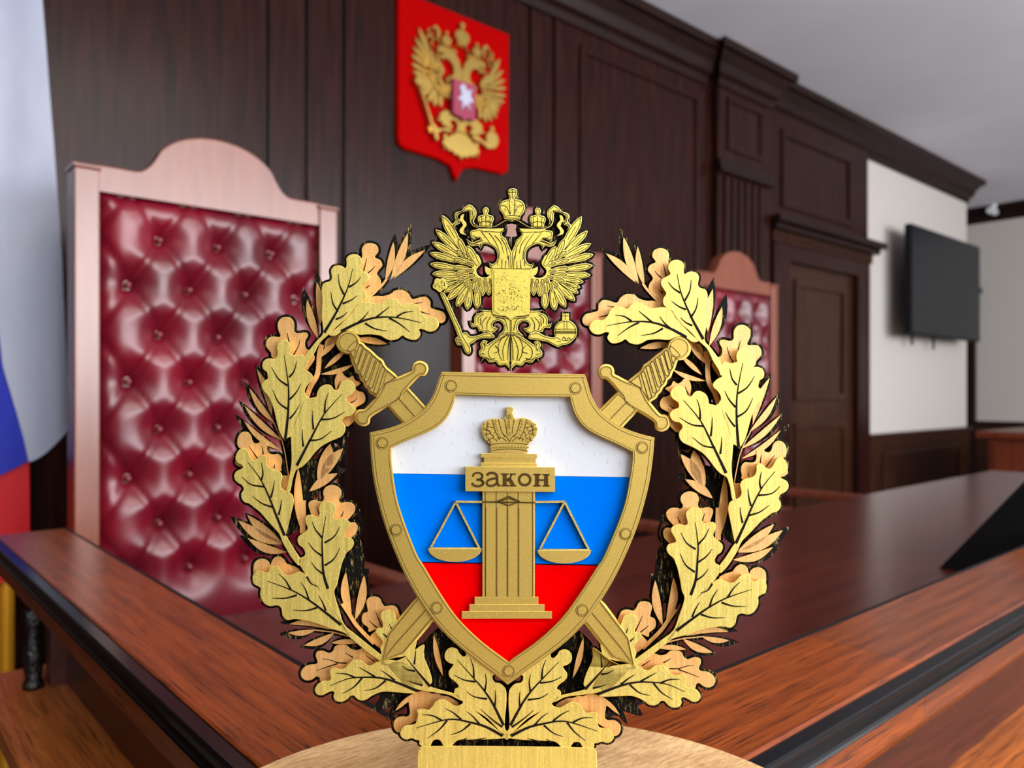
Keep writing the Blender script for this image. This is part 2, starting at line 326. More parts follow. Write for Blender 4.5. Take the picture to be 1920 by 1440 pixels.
# ------------------------------------------------------------------ the emblem on its round wooden stand
EMB = thing('court_emblem', 'gold shield emblem with oak wreath, crossed swords and eagle on a pale round wooden stand', 'emblem',
            (0.45 * 0.6587, 0.45 * 0.7524, 0.859), R(-41.2))
def emb_map(px, py, y):
    k = (0.45 + y) / 1453
    return ((px - 960) * k, y, 0.261 + (738 - py) * k)
SH = Sheet(emb_map)
Y_FRAME, Y_FRONT, Y_TAN, Y_BLACK = 0.0, 0.003, 0.0105, 0.017
FRONT = [  # outline, veins (line, width at root, width at tip)
 ("K1 660,1010 650,900 655,800 650,720 665,680 705,665 718,640 712,595 735,565 780,562 808,578 817,550 815,515 840,490 880,487 912,508 920,545 905,580 930,600 960,622 963,655 940,690 928,715 945,745 945,780 920,810 885,825 870,850 820,910 760,960 700,1020 640,1075 600,1150 560,1210 545,1245 520,1240 540,1170 580,1110 620,1060",
  ["K1 668,1008 750,870 825,710 858,580", "K1 760,870 725,810 712,735", "K1 800,755 770,690 762,615", "K1 832,705 880,675 915,635", "K1 790,815 840,795 888,762", "K1 745,920 790,900 823,870"]),
 ("K1 700,1020 760,970 850,880 875,845 900,815 950,803 1020,815 1060,800 1090,783 1140,783 1165,800 1185,825 1220,812 1270,815 1300,840 1310,870 1345,905 1385,903 1420,920 1432,960 1405,995 1365,1002 1320,985 1300,990 1310,1020 1290,1050 1260,1058 1215,1045 1188,1028 1160,1050 1110,1060 1070,1045 1040,1028 970,1020 900,1022 850,1000 790,1000 740,1030",
  ["K1 780,1000 890,945 1000,910 1120,905 1220,920 1315,942", "K1 890,945 930,910 965,865", "K1 1010,910 1060,870 1105,835", "K1 1150,905 1200,875 1262,867", "K1 1100,910 1170,950 1240,1005", "K1 940,945 1000,980 1085,998"]),
 ("K2 575,1060 545,1085! 515,1040 490,980 465,880 440,780 400,690 375,660 345,620 340,575 365,545 390,530 392,500 383,468 350,440 345,395 365,360 410,345 450,350 475,328 482,295 475,250 487,200 530,175 575,190 598,230 600,275 592,303 615,312 650,322 700,308 725,330 722,370 710,415 730,447 770,470 802,510 795,545 765,570 735,610 727,650 745,690 720,750 660,900 600,1050!",
  ["K2 550,1078 575,850 580,600 540,315", "K2 585,515 630,460 655,368", "K2 572,590 490,530 427,425", "K2 590,715 650,650 692,572", "K2 570,800 490,740 437,625", "K2 590,890 640,830 680,762"]),
 ("K2 745,690 770,703 800,697 830,690 840,650 860,610 900,585 940,580 968,595 990,625 1018,632 1040,590 1055,560 1095,540 1140,545 1175,580 1182,625 1155,662 1112,690 1103,718 1112,740 1150,755 1180,790 1172,830 1140,862 1095,870 1068,892 1067,920 1090,955 1090,1000 1060,1045 1010,1070 960,1090 880,1135 820,1190 760,1265 705,1318 655,1345 635,1380 615,1440 595,1540 560,1560 580,1440 600,1340 608,1250 605,1150 600,1050! 640,900 690,780",
  ["K2 655,1310 780,1070 900,850 1060,668", "K2 905,835 912,740 940,655", "K2 875,895 980,885 1090,825", "K2 805,985 797,900 797,815", "K2 760,1085 870,1070 968,998", "K2 713,1140 705,1050 707,985"]),
 ("Z1 750,1440 705,1400 695,1340 715,1270 708,1215 660,1170 590,1155 530,1120 505,1060 507,990 470,958 420,975 375,1012 330,1025 287,985 265,935 235,885 180,863 130,890 92,950 80,1010 105,1060 155,1090 185,1125 150,1150 92,1180 65,1230 72,1290 Z2 110,40 150,62 175,115 145,165 150,230 190,275 240,290 300,335 380,400 450,480 530,570 610,660 660,780 700,850 760,950 850,1050 880,1000 870,960 790,840 720,720 690,680! 720,570 750,440 785,300 790,240 765,170",
  ["K3 545,740 470,560 400,380 320,220 215,80", "K3 335,240 350,180 337,85", "K3 360,300 240,280 163,210", "K3 420,400 440,330 455,245", "K3 440,485 340,450 255,385", "K3 490,555 510,480 517,415"]),
 ("Z2 870,960 920,930 930,890 900,830 860,800 838,750 845,700 890,660 935,630 960,590 940,530 930,470 960,430 1020,430 1080,450 1105,420 1100,370 1110,310 1140,270 1190,258 1240,262 1290,300 1305,350 1285,420 1280,460 1310,480 1360,470 1420,475 1470,510 1478,560 1450,610 1420,660 1420,690 1460,705 1510,725 1528,780 1500,840 1440,890 1410,950 1380,1030 1350,1150 1320,1290 Z3 1000,490 1060,700 1115,850 1250,965 1400,1085 1560,1212! 1565,1290! 1400,1175 1200,1010 1080,870 950,600 800,430 690,300 600,150",
  ["K3 935,1220 895,1080 885,900 885,760 917,562", "K3 885,760 825,690 793,615", "K3 905,805 990,750 1043,660", "K3 885,925 810,870 757,800", "K3 905,1010 990,950 1043,850", "K3 900,1090 830,1040 785,978"]),
 ("Z3 650,265 600,250 540,275 490,290 440,275 400,230 360,190 300,190 270,200 265,245 220,262 170,240 120,245 85,290 80,340 95,390 140,415 170,440 165,500 180,560 220,615 280,640 350,630 395,650 410,700 420,750 470,795 540,785 620,790 720,810 850,850 950,890 1060,920 1130,950 1200,1010 1120,870 1050,760 950,600 820,420 690,300",
  ["Z3 1075,850 900,710 720,575 520,460 248,357", "Z3 515,460 450,350 375,275", "Z3 580,515 450,550 300,550", "Z3 715,575 680,460 628,372", "Z3 810,655 680,690 538,683", "Z3 905,690 870,600 825,520", "Z3 690,305 740,385 820,418"]),
 ("Z3 1560,1215 1530,1160 1520,1110 1545,1050 1520,1000 1480,960 1465,920 1490,885 1540,880 1545,820 1520,770 1525,720 1560,690 1620,680 1670,700 1690,750 1710,810 1760,820 1800,780 1900,700 1900,1150",
  ["Z3 1620,1010 1545,945", "Z3 1665,945 1620,840"]),
 ("Z4 930,355 870,370 820,402 770,400 720,360 670,340 610,345 560,390 510,440 450,445 400,430 355,450 350,500 360,555 330,580 270,580 210,620 180,680 205,730 260,742 320,715 370,695 400,710 390,760 420,805 480,815 540,790 580,750 620,745 650,775 700,800 760,790 810,755 880,720 960,700 1060,705 1180,715 1290,720 1335,700! 1300,640 1400,600 1250,400 1000,340",
  ["Z4 1335,695 1080,590 900,545 720,540 560,555 355,635", "Z4 640,548 540,505 420,495", "Z4 715,545 620,650 490,725", "Z4 860,535 770,480 680,428", "Z4 980,575 870,660 745,690", "Z4 1080,575 1000,510 920,457", "Z4 1395,630 1300,605 1240,578"]),
 ("Z4 930,355 960,400 1200,310 1400,170 1405,260 1420,340 1460,430 1490,520 1500,590 1480,640 1600,680 1750,720 1800,740 1820,800 1700,740 1560,715 1400,690 1310,670 1200,640 1000,420",
  ["Z4 1480,645 1340,480 1210,320", "Z4 1300,395 1310,310 1318,240", "Z4 1310,470 1230,455 1163,415"]),
 ("Z5 1000,1110 1000,1000 1015,850 1015,700 985,640 940,605 890,595 865,565 860,525! 880,480 700,350 560,250! 560,290 530,305 490,270 460,220 400,203 350,225 322,280 330,340 370,375 422,395! 400,430 370,470 370,520 400,560 440,590 475,630 470,655 440,668 430,715 470,770 530,815! 640,900 800,1000 980,1180 1030,1165",
  ["Z5 985,1080 860,830 760,680 640,540 465,345", "Z5 650,545 645,430 612,330", "Z5 670,590 540,570 428,513", "Z5 775,690 790,590 780,500", "Z5 800,785 660,760 570,703", "Z5 885,870 895,780 890,690", "Z5 970,1100 850,1010 728,900"]),
 ("Z5 1030,1165 980,1190 940,1150 640,900 530,815! 510,842 450,860 400,840 340,800 285,785 220,810 185,862 140,905 80,895 10,905 20,960 10,1010 -10,1060 -70,1075 -120,1080 -155,1110 -180,1160 -165,1210 -110,1240 -50,1225 0,1245 35,1250 38,1290 80,1318 160,1316! 195,1250 250,1240 280,1262 310,1316! 400,1316! 430,1280 480,1245 560,1240 700,1240 900,1235 985,1225 1030,1240",
  ["Z5 975,1200 780,1095 600,1045 450,1015 300,1025 0,1112", "Z5 285,1022 180,970 65,962", "Z5 350,1025 260,1130 132,1225", "Z5 510,1015 420,940 328,890", "Z5 610,1065 500,1150 390,1185", "Z5 720,1075 640,980 568,925", "Z5 640,1262 700,1240 790,1222", "Z5 520,1258 545,1240 575,1222", "Z5 860,1262 900,1248 940,1238"]),
]
REAR = [
 ("K1 975,755 1015,725 1045,690 1040,650 1020,620 1030,595 1055,560 1040,525 1005,505 1028,470 1020,430 980,412 940,420 918,450 920,500 905,560 900,640 860,760 900,840", ["K1 930,600 940,560 952,513", "K1 960,610 985,590 1008,563", "K1 950,712 960,700 975,692"]),
 ("K1 985,770 1060,765 1110,750 1140,728 1190,725 1230,750 1255,785 1300,775 1345,770 1375,800 1378,840 1410,855 1460,870 1480,905 1465,940 1420,945 1370,925 1250,860 1050,850 950,850 880,850", ["K1 1222,830 1270,815 1320,808", "K1 1308,868 1340,878 1373,885"]),
 ("Z6 330,750 320,690 270,630 240,570 255,490 310,440 390,435 450,440 470,410 440,340 425,260 440,190 490,140 560,120 630,135 680,190 695,260 690,330 720,375 780,380 850,365 905,385 910,430 870,500 865,570 890,630 960,660 1020,760 990,840 930,920 880,970 700,850 500,700 400,800", ["Z6 610,520 595,450 580,375", "Z6 680,720 750,600 785,470", "Z6 815,915 840,840 865,765"]),
 ("K2 1000,640 995,560 1005,510 1030,475 1065,475 1085,500 1120,520 1160,500 1180,540 1230,570 1180,610 1210,640 1250,650 1272,690 1265,740 1220,770 1190,790 1200,850 1180,900 1120,955 1080,950 1000,900 900,820 870,720 835,670 860,620 900,600 950,620", ["K2 1020,620 1035,580 1050,545", "K2 1140,745 1170,730 1195,708"]),
 ("Z1 300,1040 190,900 120,850 105,770 130,690 185,645 250,650 295,700 310,760 345,800 400,790 430,750 480,760 515,800 510,870 530,930 590,950 660,945 705,990 715,1050 700,1120 690,1180 500,1150", ["Z1 375,1000 320,920 262,835", "Z1 455,950 450,890 440,840", "Z1 605,1135 608,1110 610,1085"]),
 ("Z1 720,1240 760,1240 800,1250 790,1440 720,1460 690,1400", []),
 ("Z1 110,1020 78,1050 90,1090 150,1125 200,1130 200,1080", []),
 ("Z2 1020,470 990,380 970,310 985,265 1040,248 1100,260 1140,260 1160,220 1150,150 1180,90 1250,62 1320,75 1370,120 1375,180 1345,240 1370,280 1430,270 1500,280 1545,330 1530,400 1480,460 1450,500 1490,520 1540,520 1575,570 1560,640 1510,695 1450,740 1300,700 1100,560", ["Z2 1100,420 1085,370 1070,325", "Z2 1370,450 1390,415 1405,380"]),
 ("Z3 110,300 90,200 110,140 160,108 220,110 265,140 280,180 300,130 330,90 390,80 440,115 470,160 540,185 590,210 620,240 600,310 540,330 300,320", []),
 ("Z3 1480,900 1390,930 1380,880 1320,830 1310,770 1330,720 1375,700 1370,650 1360,590 1390,545 1450,530 1510,550 1540,610 1570,640 1640,630 1700,650 1730,720 1740,800 1640,900 1580,1050 1540,1130 1400,1000", ["Z3 1540,875 1500,790 1465,695", "Z3 1480,880 1430,840 1390,800"]),
 ("Z4 350,590 300,600 240,580 235,545 200,530 150,565 90,575 40,550 22,500 45,440 110,400 190,390 210,360 190,300 205,250 270,240 340,265 385,240 410,190 470,172 540,180 590,220 660,230 720,210 760,190 830,240 900,320 940,380 800,430 600,460 450,500", ["Z4 540,380 440,375 350,345 265,332", "Z4 440,385 300,430 200,465", "Z4 610,315 565,290 525,265", "Z4 850,360 800,325 755,292"]),
 ("Z4 1420,690 1500,720 1560,720 1620,745 1700,760 1800,850 1500,890 1360,980 1330,1020 1250,1070 1150,1130 1140,1160 1090,1140 1065,1080 1080,1020 1140,980 1220,980 1250,940 1240,860 1230,820 1150,880 1080,920! 1150,820 1250,740 1340,700", []),
]
# laurel leaves: base, tip, width, bend (fraction), extra reach of the dark backing
LAUREL = [("K1 1075,665 1128,405", 46, .04, 16), ("K1 1112,655 1225,345", 56, .03, 18), ("K1 1130,648 1338,460", 52, -.05, 16),
 ("K1 628,1050 552,790", 50, -.03, 26), ("K1 640,960 618,672", 52, .04, 22), ("K2 905,235 1000,150", 70, 0, 4),
 ("Z6 1110,760 1420,310", 120, .03, 6), ("Z6 1170,940 1520,640", 80, 0, 6), ("Z6 1110,1030 1640,870", 80, .06, 6), ("K2 1180,170 1470,215", 62, -.03, 6),
 ("K2 430,860 295,440", 66, .05, 10), ("Z1 620,540 270,55", 84, -.05, 16), ("Z1 725,770 200,290", 84, -.05, 14), ("Z1 712,900 195,497", 78, -.07, 22),
 ("Z2 900,660 845,-150", 110, -.03, 4), ("Z1 1190,1290 1360,805", 190, .06, 10), ("Z1 1225,1295 1535,868", 150, -.05, 12), ("Z1 1080,1450 1460,1205", 120, -.04, 20),
 ("Z2 650,775 218,428", 120, -.04, 6), ("Z2 650,790 110,500", 130, -.06, 17), ("Z2 710,885 222,712", 100, -.09, 16),
 ("Z3 1195,745 1130,250", 96, -.08, 4), ("Z3 1235,795 1335,290", 96, .05, 8),
 ("Z3 970,905 490,842", 76, .10, 18), ("Z3 790,905 482,940", 64, -.06, 18), ("Z3 1000,940 660,1080", 80, -.07, 8), ("Z3 1300,1050 960,1055", 58, .04, 2),
 ("Z5 200,60 303,525", 66, .03, 2)]
STEMS = [("K1 930,810 1000,745 1055,690 1085,650", 16), ("Z6 1130,560 1090,720 1080,900 1050,1060 950,1230 890,1400", 78), ("Z1 600,530 690,720 745,900 800,1250", 12),
 ("Z3 1090,610 1170,730 1240,840 1330,940 1450,1060", 44), ("Z3 770,905 880,920 1000,935 1200,990", 14), ("Z2 905,250 900,650", 70), ("Z2 640,700 740,860 860,1040", 30)]
BLACK_EXTRA = [
 "Z2 1440,840 1530,740 1610,640 1632,585 1600,490 1560,420 1595,360 1640,560 1625,660 1600,720 1625,800 1650,950 1652,1090! 1708,1094! 1700,1210 1690,1400! 1500,1440 1300,1420 1350,1150",
 "Z5 190,40 245,-10! 560,255! 545,300 480,280 430,420 480,640 435,720 150,660 60,400 80,170",
 "Z4 940,690 1340,690! 1200,800 1090,930 990,1025! 1040,900 1105,825! 1000,880 890,912 828,912! 860,850 920,770",
 "Z5 970,560 1110,560! 1130,1000 1130,1200! 950,1200! 960,900",
 "Z5 380,1230 700,1215 1030,1215 1030,1330! 380,1330!",
 "Z5 150,1230 330,1230! 330,1330! 150,1330!",
 "K2 640,400 900,150 1180,100 1250,300 1160,470 1000,620 900,700 800,640",
  "K3 540,330 610,340 640,160 780,60 940,60 1020,110 900,300 760,440 740,560 690,640 640,700 560,740 600,600 632,400",
 "K2 540,1050 620,1040 640,1300 590,1500 540,1350",
 "Z1 1400,740 1600,600 1570,780 1440,800",
]
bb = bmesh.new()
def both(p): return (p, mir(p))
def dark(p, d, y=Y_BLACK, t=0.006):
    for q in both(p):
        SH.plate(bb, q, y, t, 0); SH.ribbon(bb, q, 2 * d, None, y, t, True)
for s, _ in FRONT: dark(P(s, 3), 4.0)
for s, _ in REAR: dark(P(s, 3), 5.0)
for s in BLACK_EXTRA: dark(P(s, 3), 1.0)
def emb_part(name, bm, mats, parent=EMB): return link(name, recalc(bm), mats, parent)
VEIN_Y = -0.00015
for s, veins in FRONT:
    p = P(s); vl = [smooth(*pts(v), False, 5) for v in veins]
    for flip in (0, 1):
        q = mir(p) if flip else p
        bm = bmesh.new(); SH.plate(bm, q, Y_FRONT, 0.0075, 0.7, 1)
        leaf = emb_part('oak_leaf', bm, [M['gold'], M['gold_lit_edge']])
        bm = bmesh.new()
        for i, v in enumerate(vl):
            vv = mir(v)[::-1] if flip else v
            SH.ribbon(bm, vv, 5.6 if i == 0 else 4.0, 1.0, Y_FRONT + VEIN_Y, 0.0006)
        emb_part('leaf_vein', bm, M['ink'], leaf)
for s, veins in REAR:
    p = P(s); vl = [smooth(*pts(v), False, 4) for v in veins]
    for flip in (0, 1):
        q = mir(p) if flip else p
        bm = bmesh.new(); SH.plate(bm, q, Y_TAN, 0.0065, 0.6, 1)
        leaf = emb_part('rear_oak_leaf', bm, [M['tan'], M['gold_lit_edge']])
        if vl:
            bm = bmesh.new()
            for v in vl: SH.ribbon(bm, mir(v)[::-1] if flip else v, 2.6, 0.8, Y_TAN + VEIN_Y, 0.0006)
            emb_part('leaf_vein', bm, M['ink'], leaf)
for s, wd, bend, reach in LAUREL:
    (b, t), _ = pts(s); k = CROP[s.split()[0]][2]; wd = wd / k
    l = math.hypot(t[0]-b[0], t[1]-b[1]); t2 = (t[0] + (t[0]-b[0]) / l * reach, t[1] + (t[1]-b[1]) / l * reach)
    p = leafshape(b, t, wd, bend); dk = leafshape(b, t2, wd + 9, bend)
    for flip in (0, 1):
        bm = bmesh.new(); SH.plate(bm, mir(p) if flip else p, Y_TAN + 0.0004, 0.006, 0.4, 1)
        emb_part('laurel_leaf', bm, [M['tan'], M['gold_lit_edge']])
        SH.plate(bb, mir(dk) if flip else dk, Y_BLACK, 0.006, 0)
for s, wd in STEMS:
    v = Ls(s); wd = wd / CROP[s.split()[0]][2]
    for flip in (0, 1):
        vv = mir(v) if flip else v
        bm = bmesh.new(); SH.ribbon(bm, vv, wd, wd, Y_TAN + 0.0002, 0.006); emb_part('sprig_stem', bm, M['tan'])
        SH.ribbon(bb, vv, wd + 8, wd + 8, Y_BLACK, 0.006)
# foot of the wreath
bm = bmesh.new(); SH.plate(bm, P("P 783,1560! 783,1420 789,1406 800,1399 950,1399 1104,1402 1114,1408 1119,1422 1119,1560!"), Y_FRONT - 0.0005, 0.02, 0.8, 1)
for v in bm.verts:
    if v.co.z < 0.0182: v.co.z = 0.0182
emb_part('foot_tab', bm, [M['gold'], M['gold_lit_edge']])
# ---- crossed swords
def capsule(a, b, r, n=8):
    an = math.atan2(b[1]-a[1], b[0]-a[0]); o = []
    for c, s0 in ((b, -90), (a, 90)):
        for i in range(n + 1):
            t = an + R(s0 + 180 * i / n); o.append((c[0] + r * math.cos(t), c[1] + r * math.sin(t)))
    return o
def circ(c, r, n=28): return [(c[0] + r * math.cos(2*math.pi*i/n), c[1] + r * math.sin(2*math.pi*i/n)) for i in range(n)]
GRIP = P("S 60,340 120,395 160,520 190,575 215,650 260,690 280,760 320,800 345,860 385,900 410,950 470,990 510,1010 620,860 800,745! 700,660 620,590 580,510 540,480 490,440 450,400 400,355 340,310 300,265 250,245 200,200", 3)
GUARD_S = "S 1020,650 940,690 820,745 640,800 600,860 520,1000 430,1110 335,1205 250,1215 205,1290 225,1375 300,1415 380,1390 405,1300 540,1210 680,1135 830,1060 870,960 930,890 1100,715 1180,700 1220,620 1190,550 1120,522 1050,545 1025,600"
BLADE_UP = Lp("P 727,761 764,728 814,783 780,820"); BLADE = Lp("P 1082,1151 1117,1117 1133,1134 1180,1196 1190,1248 1148,1233 1097,1168")
def grooves(parent, lines, closed, wd=0.9, y=0.0017):
    bm = bmesh.new()
    for l, c in zip(lines, closed): SH.ribbon(bm, l, wd, wd, y, 0.0005, c)
    return emb_part('engraved_line', bm, M['inkline'], parent)
for flip in (0, 1):
    fl = (lambda p: mir(p)) if flip else (lambda p: p)
    pom = circ(Lp("S 100,240")[0], 20.5); guard = P(GUARD_S, 3)
    bm = bmesh.new()
    for q in (pom, GRIP, guard, BLADE_UP):
        SH.plate(bm, fl(q), 0.0085, 0.008, 0, 0); SH.ribbon(bm, fl(q), 5, None, 0.0085, 0.008, True)
    sword = emb_part('sword', bm, M['gold_lit_edge'])
    bm = bmesh.new(); SH.plate(bm, fl(BLADE), 0.0085, 0.008, 0, 0); SH.ribbon(bm, fl(BLADE), 5, None, 0.0085, 0.008, True); emb_part('blade_core', bm, M['gold_lit_edge'], sword)
    for q in (pom, GRIP, guard, BLADE_UP, BLADE): dark(q, 3.5) if not flip else None
    for nm, q, y in (('blade', BLADE_UP, 0.0022), ('blade', BLADE, 0.0022), ('grip', GRIP, 0.0021), ('pommel', pom, 0.0019), ('guard', guard, 0.0020)):
        bm = bmesh.new(); SH.plate(bm, fl(q), y, 0.0065, 0.7, 1); emb_part(nm, bm, [M['gold_frame'], M['gold_lit_edge']], sword)
    lines = [fl(offset(guard, 2.6)), fl(circ(Lp("S 100,240")[0], 17)), fl(offset(BLADE, 3.2)), fl(offset(offset(GRIP, 1.6), 0.8)),
             fl([((727+764)/2, (761+728)/2), (797, 802)]), fl([(1098, 1135), (1164, 1214), (1183, 1240)]), fl(offset(BLADE_UP, 3.2))]
    cl = [True, True, True, True, False, False, True]
    for a, b in zip("275,310 335,365 400,415 465,470 525,530 595,615".split(), "210,525 250,612 300,698 358,772 420,862 488,940".split()):
        (pa,), _ = pts('S ' + a); (pb,), _ = pts('S ' + b); lines.append(fl(capsule(pa, pb, 3.7))); cl.append(True)
    for tri in ("S 120,385 205,345 178,465", "S 650,650 775,752 600,830"): lines.append(fl(Lp(tri))); cl.append(True)
    low = (2, 5)
    grooves(sword, [l for i, l in enumerate(lines) if i not in low], [c for i, c in enumerate(cl) if i not in low]); grooves(sword, [lines[i] for i in low], [cl[i] for i in low])
# ---- shield
half = ("P 964,699.5! 828,697! 822,712 814,736 802,757 785,774 755,793 724,804 693,811! 695,850 701,902 716,967 737,1027 762,1083 791,1133 820,1172 860,1212 952,1284!")
inner = ("P 964,744! 854.6,741! 850,759 840,780 822,799 796,813 764,826 733.5,840! 734,860 737,888 745,937 762,990 782,1040 793,1058 825,1111 857,1157 900,1200 954,1241!")
def sym(s, sub=5):
    p, sh = pts(s); q = smooth(p, sh, False, sub)
    r = mir(q)            # already reversed: starts at the bottom tip
    return q + r[1:-1]
OUT, INN = sym(half), sym(inner)
def annulus(bm, a, b, y, t):
    """plate bounded by outline a with a hole b"""
    va = [bm.verts.new(emb_map(x, z, y)) for x, z in a]; vb = [bm.verts.new(emb_map(x, z, y)) for x, z in b]
    wa = [bm.verts.new(emb_map(x, z, y + t)) for x, z in a]; wb = [bm.verts.new(emb_map(x, z, y + t)) for x, z in b]
    f_, g_ = va + vb, wa + wb
    for tri in tessellate_polygon([[Vector((x, z, 0)) for x, z in a], [Vector((x, z, 0)) for x, z in b]]):
        for L_ in (f_, g_):
            try: bm.faces.new([L_[i] for i in tri])
            except ValueError: pass
    for f, g in ((va, wa), (vb, wb)):
        for i in range(len(f)):
            j = (i + 1) % len(f); q = bm.faces.new([f[i], f[j], g[j], g[i]]); q.material_index = 1
bm = bmesh.new(); annulus(bm, OUT, INN, 0.0012, 0.012)
frame = emb_part('shield_frame', bm, [M['gold_frame'], M['gold_lit_edge']])
bm = bmesh.new(); annulus(bm, offset(OUT, 2.6), offset(INN, -1.6), Y_FRAME, 0.0014); emb_part('raised_border', bm, [M['gold_frame'], M['gold_lit_edge']], frame)
bm = bmesh.new(); SH.ribbon(bm, offset(OUT, 2.6), 1.0, None, 0.0010, 0.0004, True); SH.ribbon(bm, offset(OUT, 7), 0.9, None, -0.0001, 0.0004, True)
SH.ribbon(bm, offset(INN, -4.5), 0.8, None, -0.0001, 0.0004, True); emb_part('engraved_line', bm, M['inkline'], frame)
riv = [(845, 724), (716, 831), (741.7, 994), (818, 1140)]
riv = riv + [mir([c])[0] for c in riv] + [(953, 1258.7)]
for c in riv:
    bm = bmesh.new(); SH.disc(bm, c, 8.2, -0.0006, 0.002, 24, 0.8); n0 = len(bm.faces); SH.ring(bm, c, 8.6, 0.9, -0.00015); SH.ring(bm, c, 11.2, 0.9, -0.00015)
    bm.faces.ensure_lookup_table()
    for f in bm.faces[n0:]: f.material_index = 1
    emb_part('rivet', bm, [M['gold_frame'], M['inkline']], frame)
dark(OUT, 1.0) if False else None
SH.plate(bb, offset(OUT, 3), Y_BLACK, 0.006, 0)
# tricolour field behind the frame
def band(y0, y1):
    p = offset(INN, -4); a = R(0.9)
    f = lambda q: (q[1] - (q[0] - 956) * math.tan(a))
    def clip(poly, lim, keep):
        o = []
        for i in range(len(poly)):
            A, C_ = poly[i - 1], poly[i]; fa, fc = f(A) - lim, f(C_) - lim
            if keep * fa >= 0: o.append(A)
            if fa * fc < 0:
                t = fa / (fa - fc); o.append((A[0] + (C_[0]-A[0]) * t, A[1] + (C_[1]-A[1]) * t))
        return o
    return clip(clip(p, y0, 1), y1, -1)
field = None
bm = bmesh.new(); SH.plate(bm, offset(INN, -5), 0.0075, 0.004, 0); field = emb_part('tricolour_field', bm, M['ink'])
for nm, y0, y1, mt in (('white_stripe', 0, 891, 'white'), ('blue_stripe', 891.5, 1056, 'blue'), ('red_stripe', 1058, 2000, 'red')):
    bm = bmesh.new(); SH.plate(bm, band(y0, y1), 0.0055, 0.0025, 0); emb_part(nm, bm, M[mt], field)
# ---- pillar of law with crown and scales
def rect(x0, y0, x1, y1, tilt=0.0): return [(x0, y0), (x1, y0 + tilt), (x1, y1 + tilt), (x0, y1)]
def rplate(nm, r, y, parent, t=None, tilt=0.8):
    bm = bmesh.new(); SH.plate(bm, rect(*r, tilt), y, 0.0056 - y if t is None else t, 0.6, 1)
    return emb_part(nm, bm, [M['gold_frame'], M['gold_lit_edge']], parent)
PIL = None
bm = bmesh.new(); SH.plate(bm, [(904.4, 920), (1003, 921), (1002.5, 1121), (904.4, 1121)], 0.0012, 0.0044, 0.6, 1)
PIL = emb_part('law_pillar', bm, [M['gold_frame'], M['gold_lit_edge']])
rplate('base_step', (890, 1119, 1009.5, 1134), 0.0006, PIL, tilt=0); rplate('base_step', (880, 1133, 1021, 1147), 0.0002, PIL, tilt=0); rplate('base_step', (866, 1146, 1034.7, 1160), -0.0002, PIL, tilt=0)
rplate('capital_step', (901.7, 850, 1007, 858), 0.0004, PIL); rplate('capital_step', (907.5, 857.5, 1004.5, 868), 0.0010, PIL); rplate('capital_step', (901.7, 867.5, 1006.5, 877), 0.0004, PIL)
for x0, x1 in ((911, 929), (932, 949.5), (952.5, 970), (973, 997)):
    bm = bmesh.new(); SH.plate(bm, [(x0, 952), (x1, 952.5), (x1, 1119), (x0, 1119)], 0.0007, 0.001, 0.5); emb_part('flute', bm, M['gold_frame'], PIL)
bm = bmesh.new()
for x in (910, 930.5, 951, 971.5, 998.5): SH.ribbon(bm, [(x, 923), (x, 1119)], 1.3, None, 0.00105, 0.0005)
for s in ("C 520,1370 680,1300 830,1370 680,1425 520,1370", "C 560,1365 680,1325 800,1365"): SH.ribbon(bm, Lp(s), 2.2, None, 0.0005, 0.0006)
SH.ribbon(bm, [(904, 941), (1003, 942.5)], 2.4, None, 0.0005, 0.0006)
emb_part('engraved_line', bm, M['inkline'], PIL)
plq = rplate('name_plaque', (872.5, 874.5, 1040.5, 921), -0.0016, PIL, tilt=1.4)
bm = bmesh.new()
def ls(s, a, b=None): SH.ribbon(bm, Ls('C ' + s), a / 5.9, (b or a) / 5.9, -0.0018, 0.0006)
ls("192,1035 205,1000 240,985 290,988 318,1012 318,1045 290,1068 240,1075", 22); ls("240,1075 300,1080 330,1108 325,1140 285,1162 235,1162 198,1145 182,1118", 26)
ls("300,1000 322,1030 300,1062", 20); ls("300,1085 334,1115 305,1152", 24)
ls("384,1022 400,995 445,984 490,992 515,1020 520,1060 522,1120 535,1148 560,1150", 28); ls("518,1058 450,1064 400,1085 380,1120 400,1152 450,1160 495,1140 518,1110", 26)
ls("622,998 622,1158", 44); ls("570,1000 675,1000", 16); ls("570,1157 680,1157", 16); ls("640,1078 690,1060 715,1000", 20); ls("690,1000 770,1000", 16); ls("660,1070 700,1090 735,1155", 42); ls("690,1157 778,1157", 16)
SH.ribbon(bm, [(860 + (892 + 76 * math.cos(t)) / 7.2, 750 + (1076 + 74 * math.sin(t)) / 7.2) for t in [2*math.pi*i/24 for i in range(24)]], 34 / 7.2, None, -0.0018, 0.0006, True)
ls("1058,1005 1058,1160", 44); ls("1182,1008 1182,1160", 44); ls("1008,1006 1108,1006", 16); ls("1132,1008 1228,1008", 16); ls("1008,1158 1108,1160", 16); ls("1132,1160 1228,1160", 16); ls("1060,1080 1180,1082", 20)
emb_part('lettering', bm, M['inkline'], PIL)
CR = P("C 430,715! 430,600 380,560 330,490 308,420 308,360 340,310 400,268 470,250 540,250 590,275 615,235 640,215 640,190 652,165 640,140 650,108 680,90 715,95 738,112 735,150 722,170 742,210 765,262 800,250 860,240 930,252 1000,290 1050,340 1065,400 1050,470 1000,540 950,590 930,610 930,715!", 3)
bm = bmesh.new(); SH.plate(bm, CR, 0.0012, 0.0044, 0.8, 1); crown = emb_part('imperial_crown', bm, [M['gold_frame'], M['gold_lit_edge']], PIL)
bm = bmesh.new()
cm = lambda x: 1372 - x
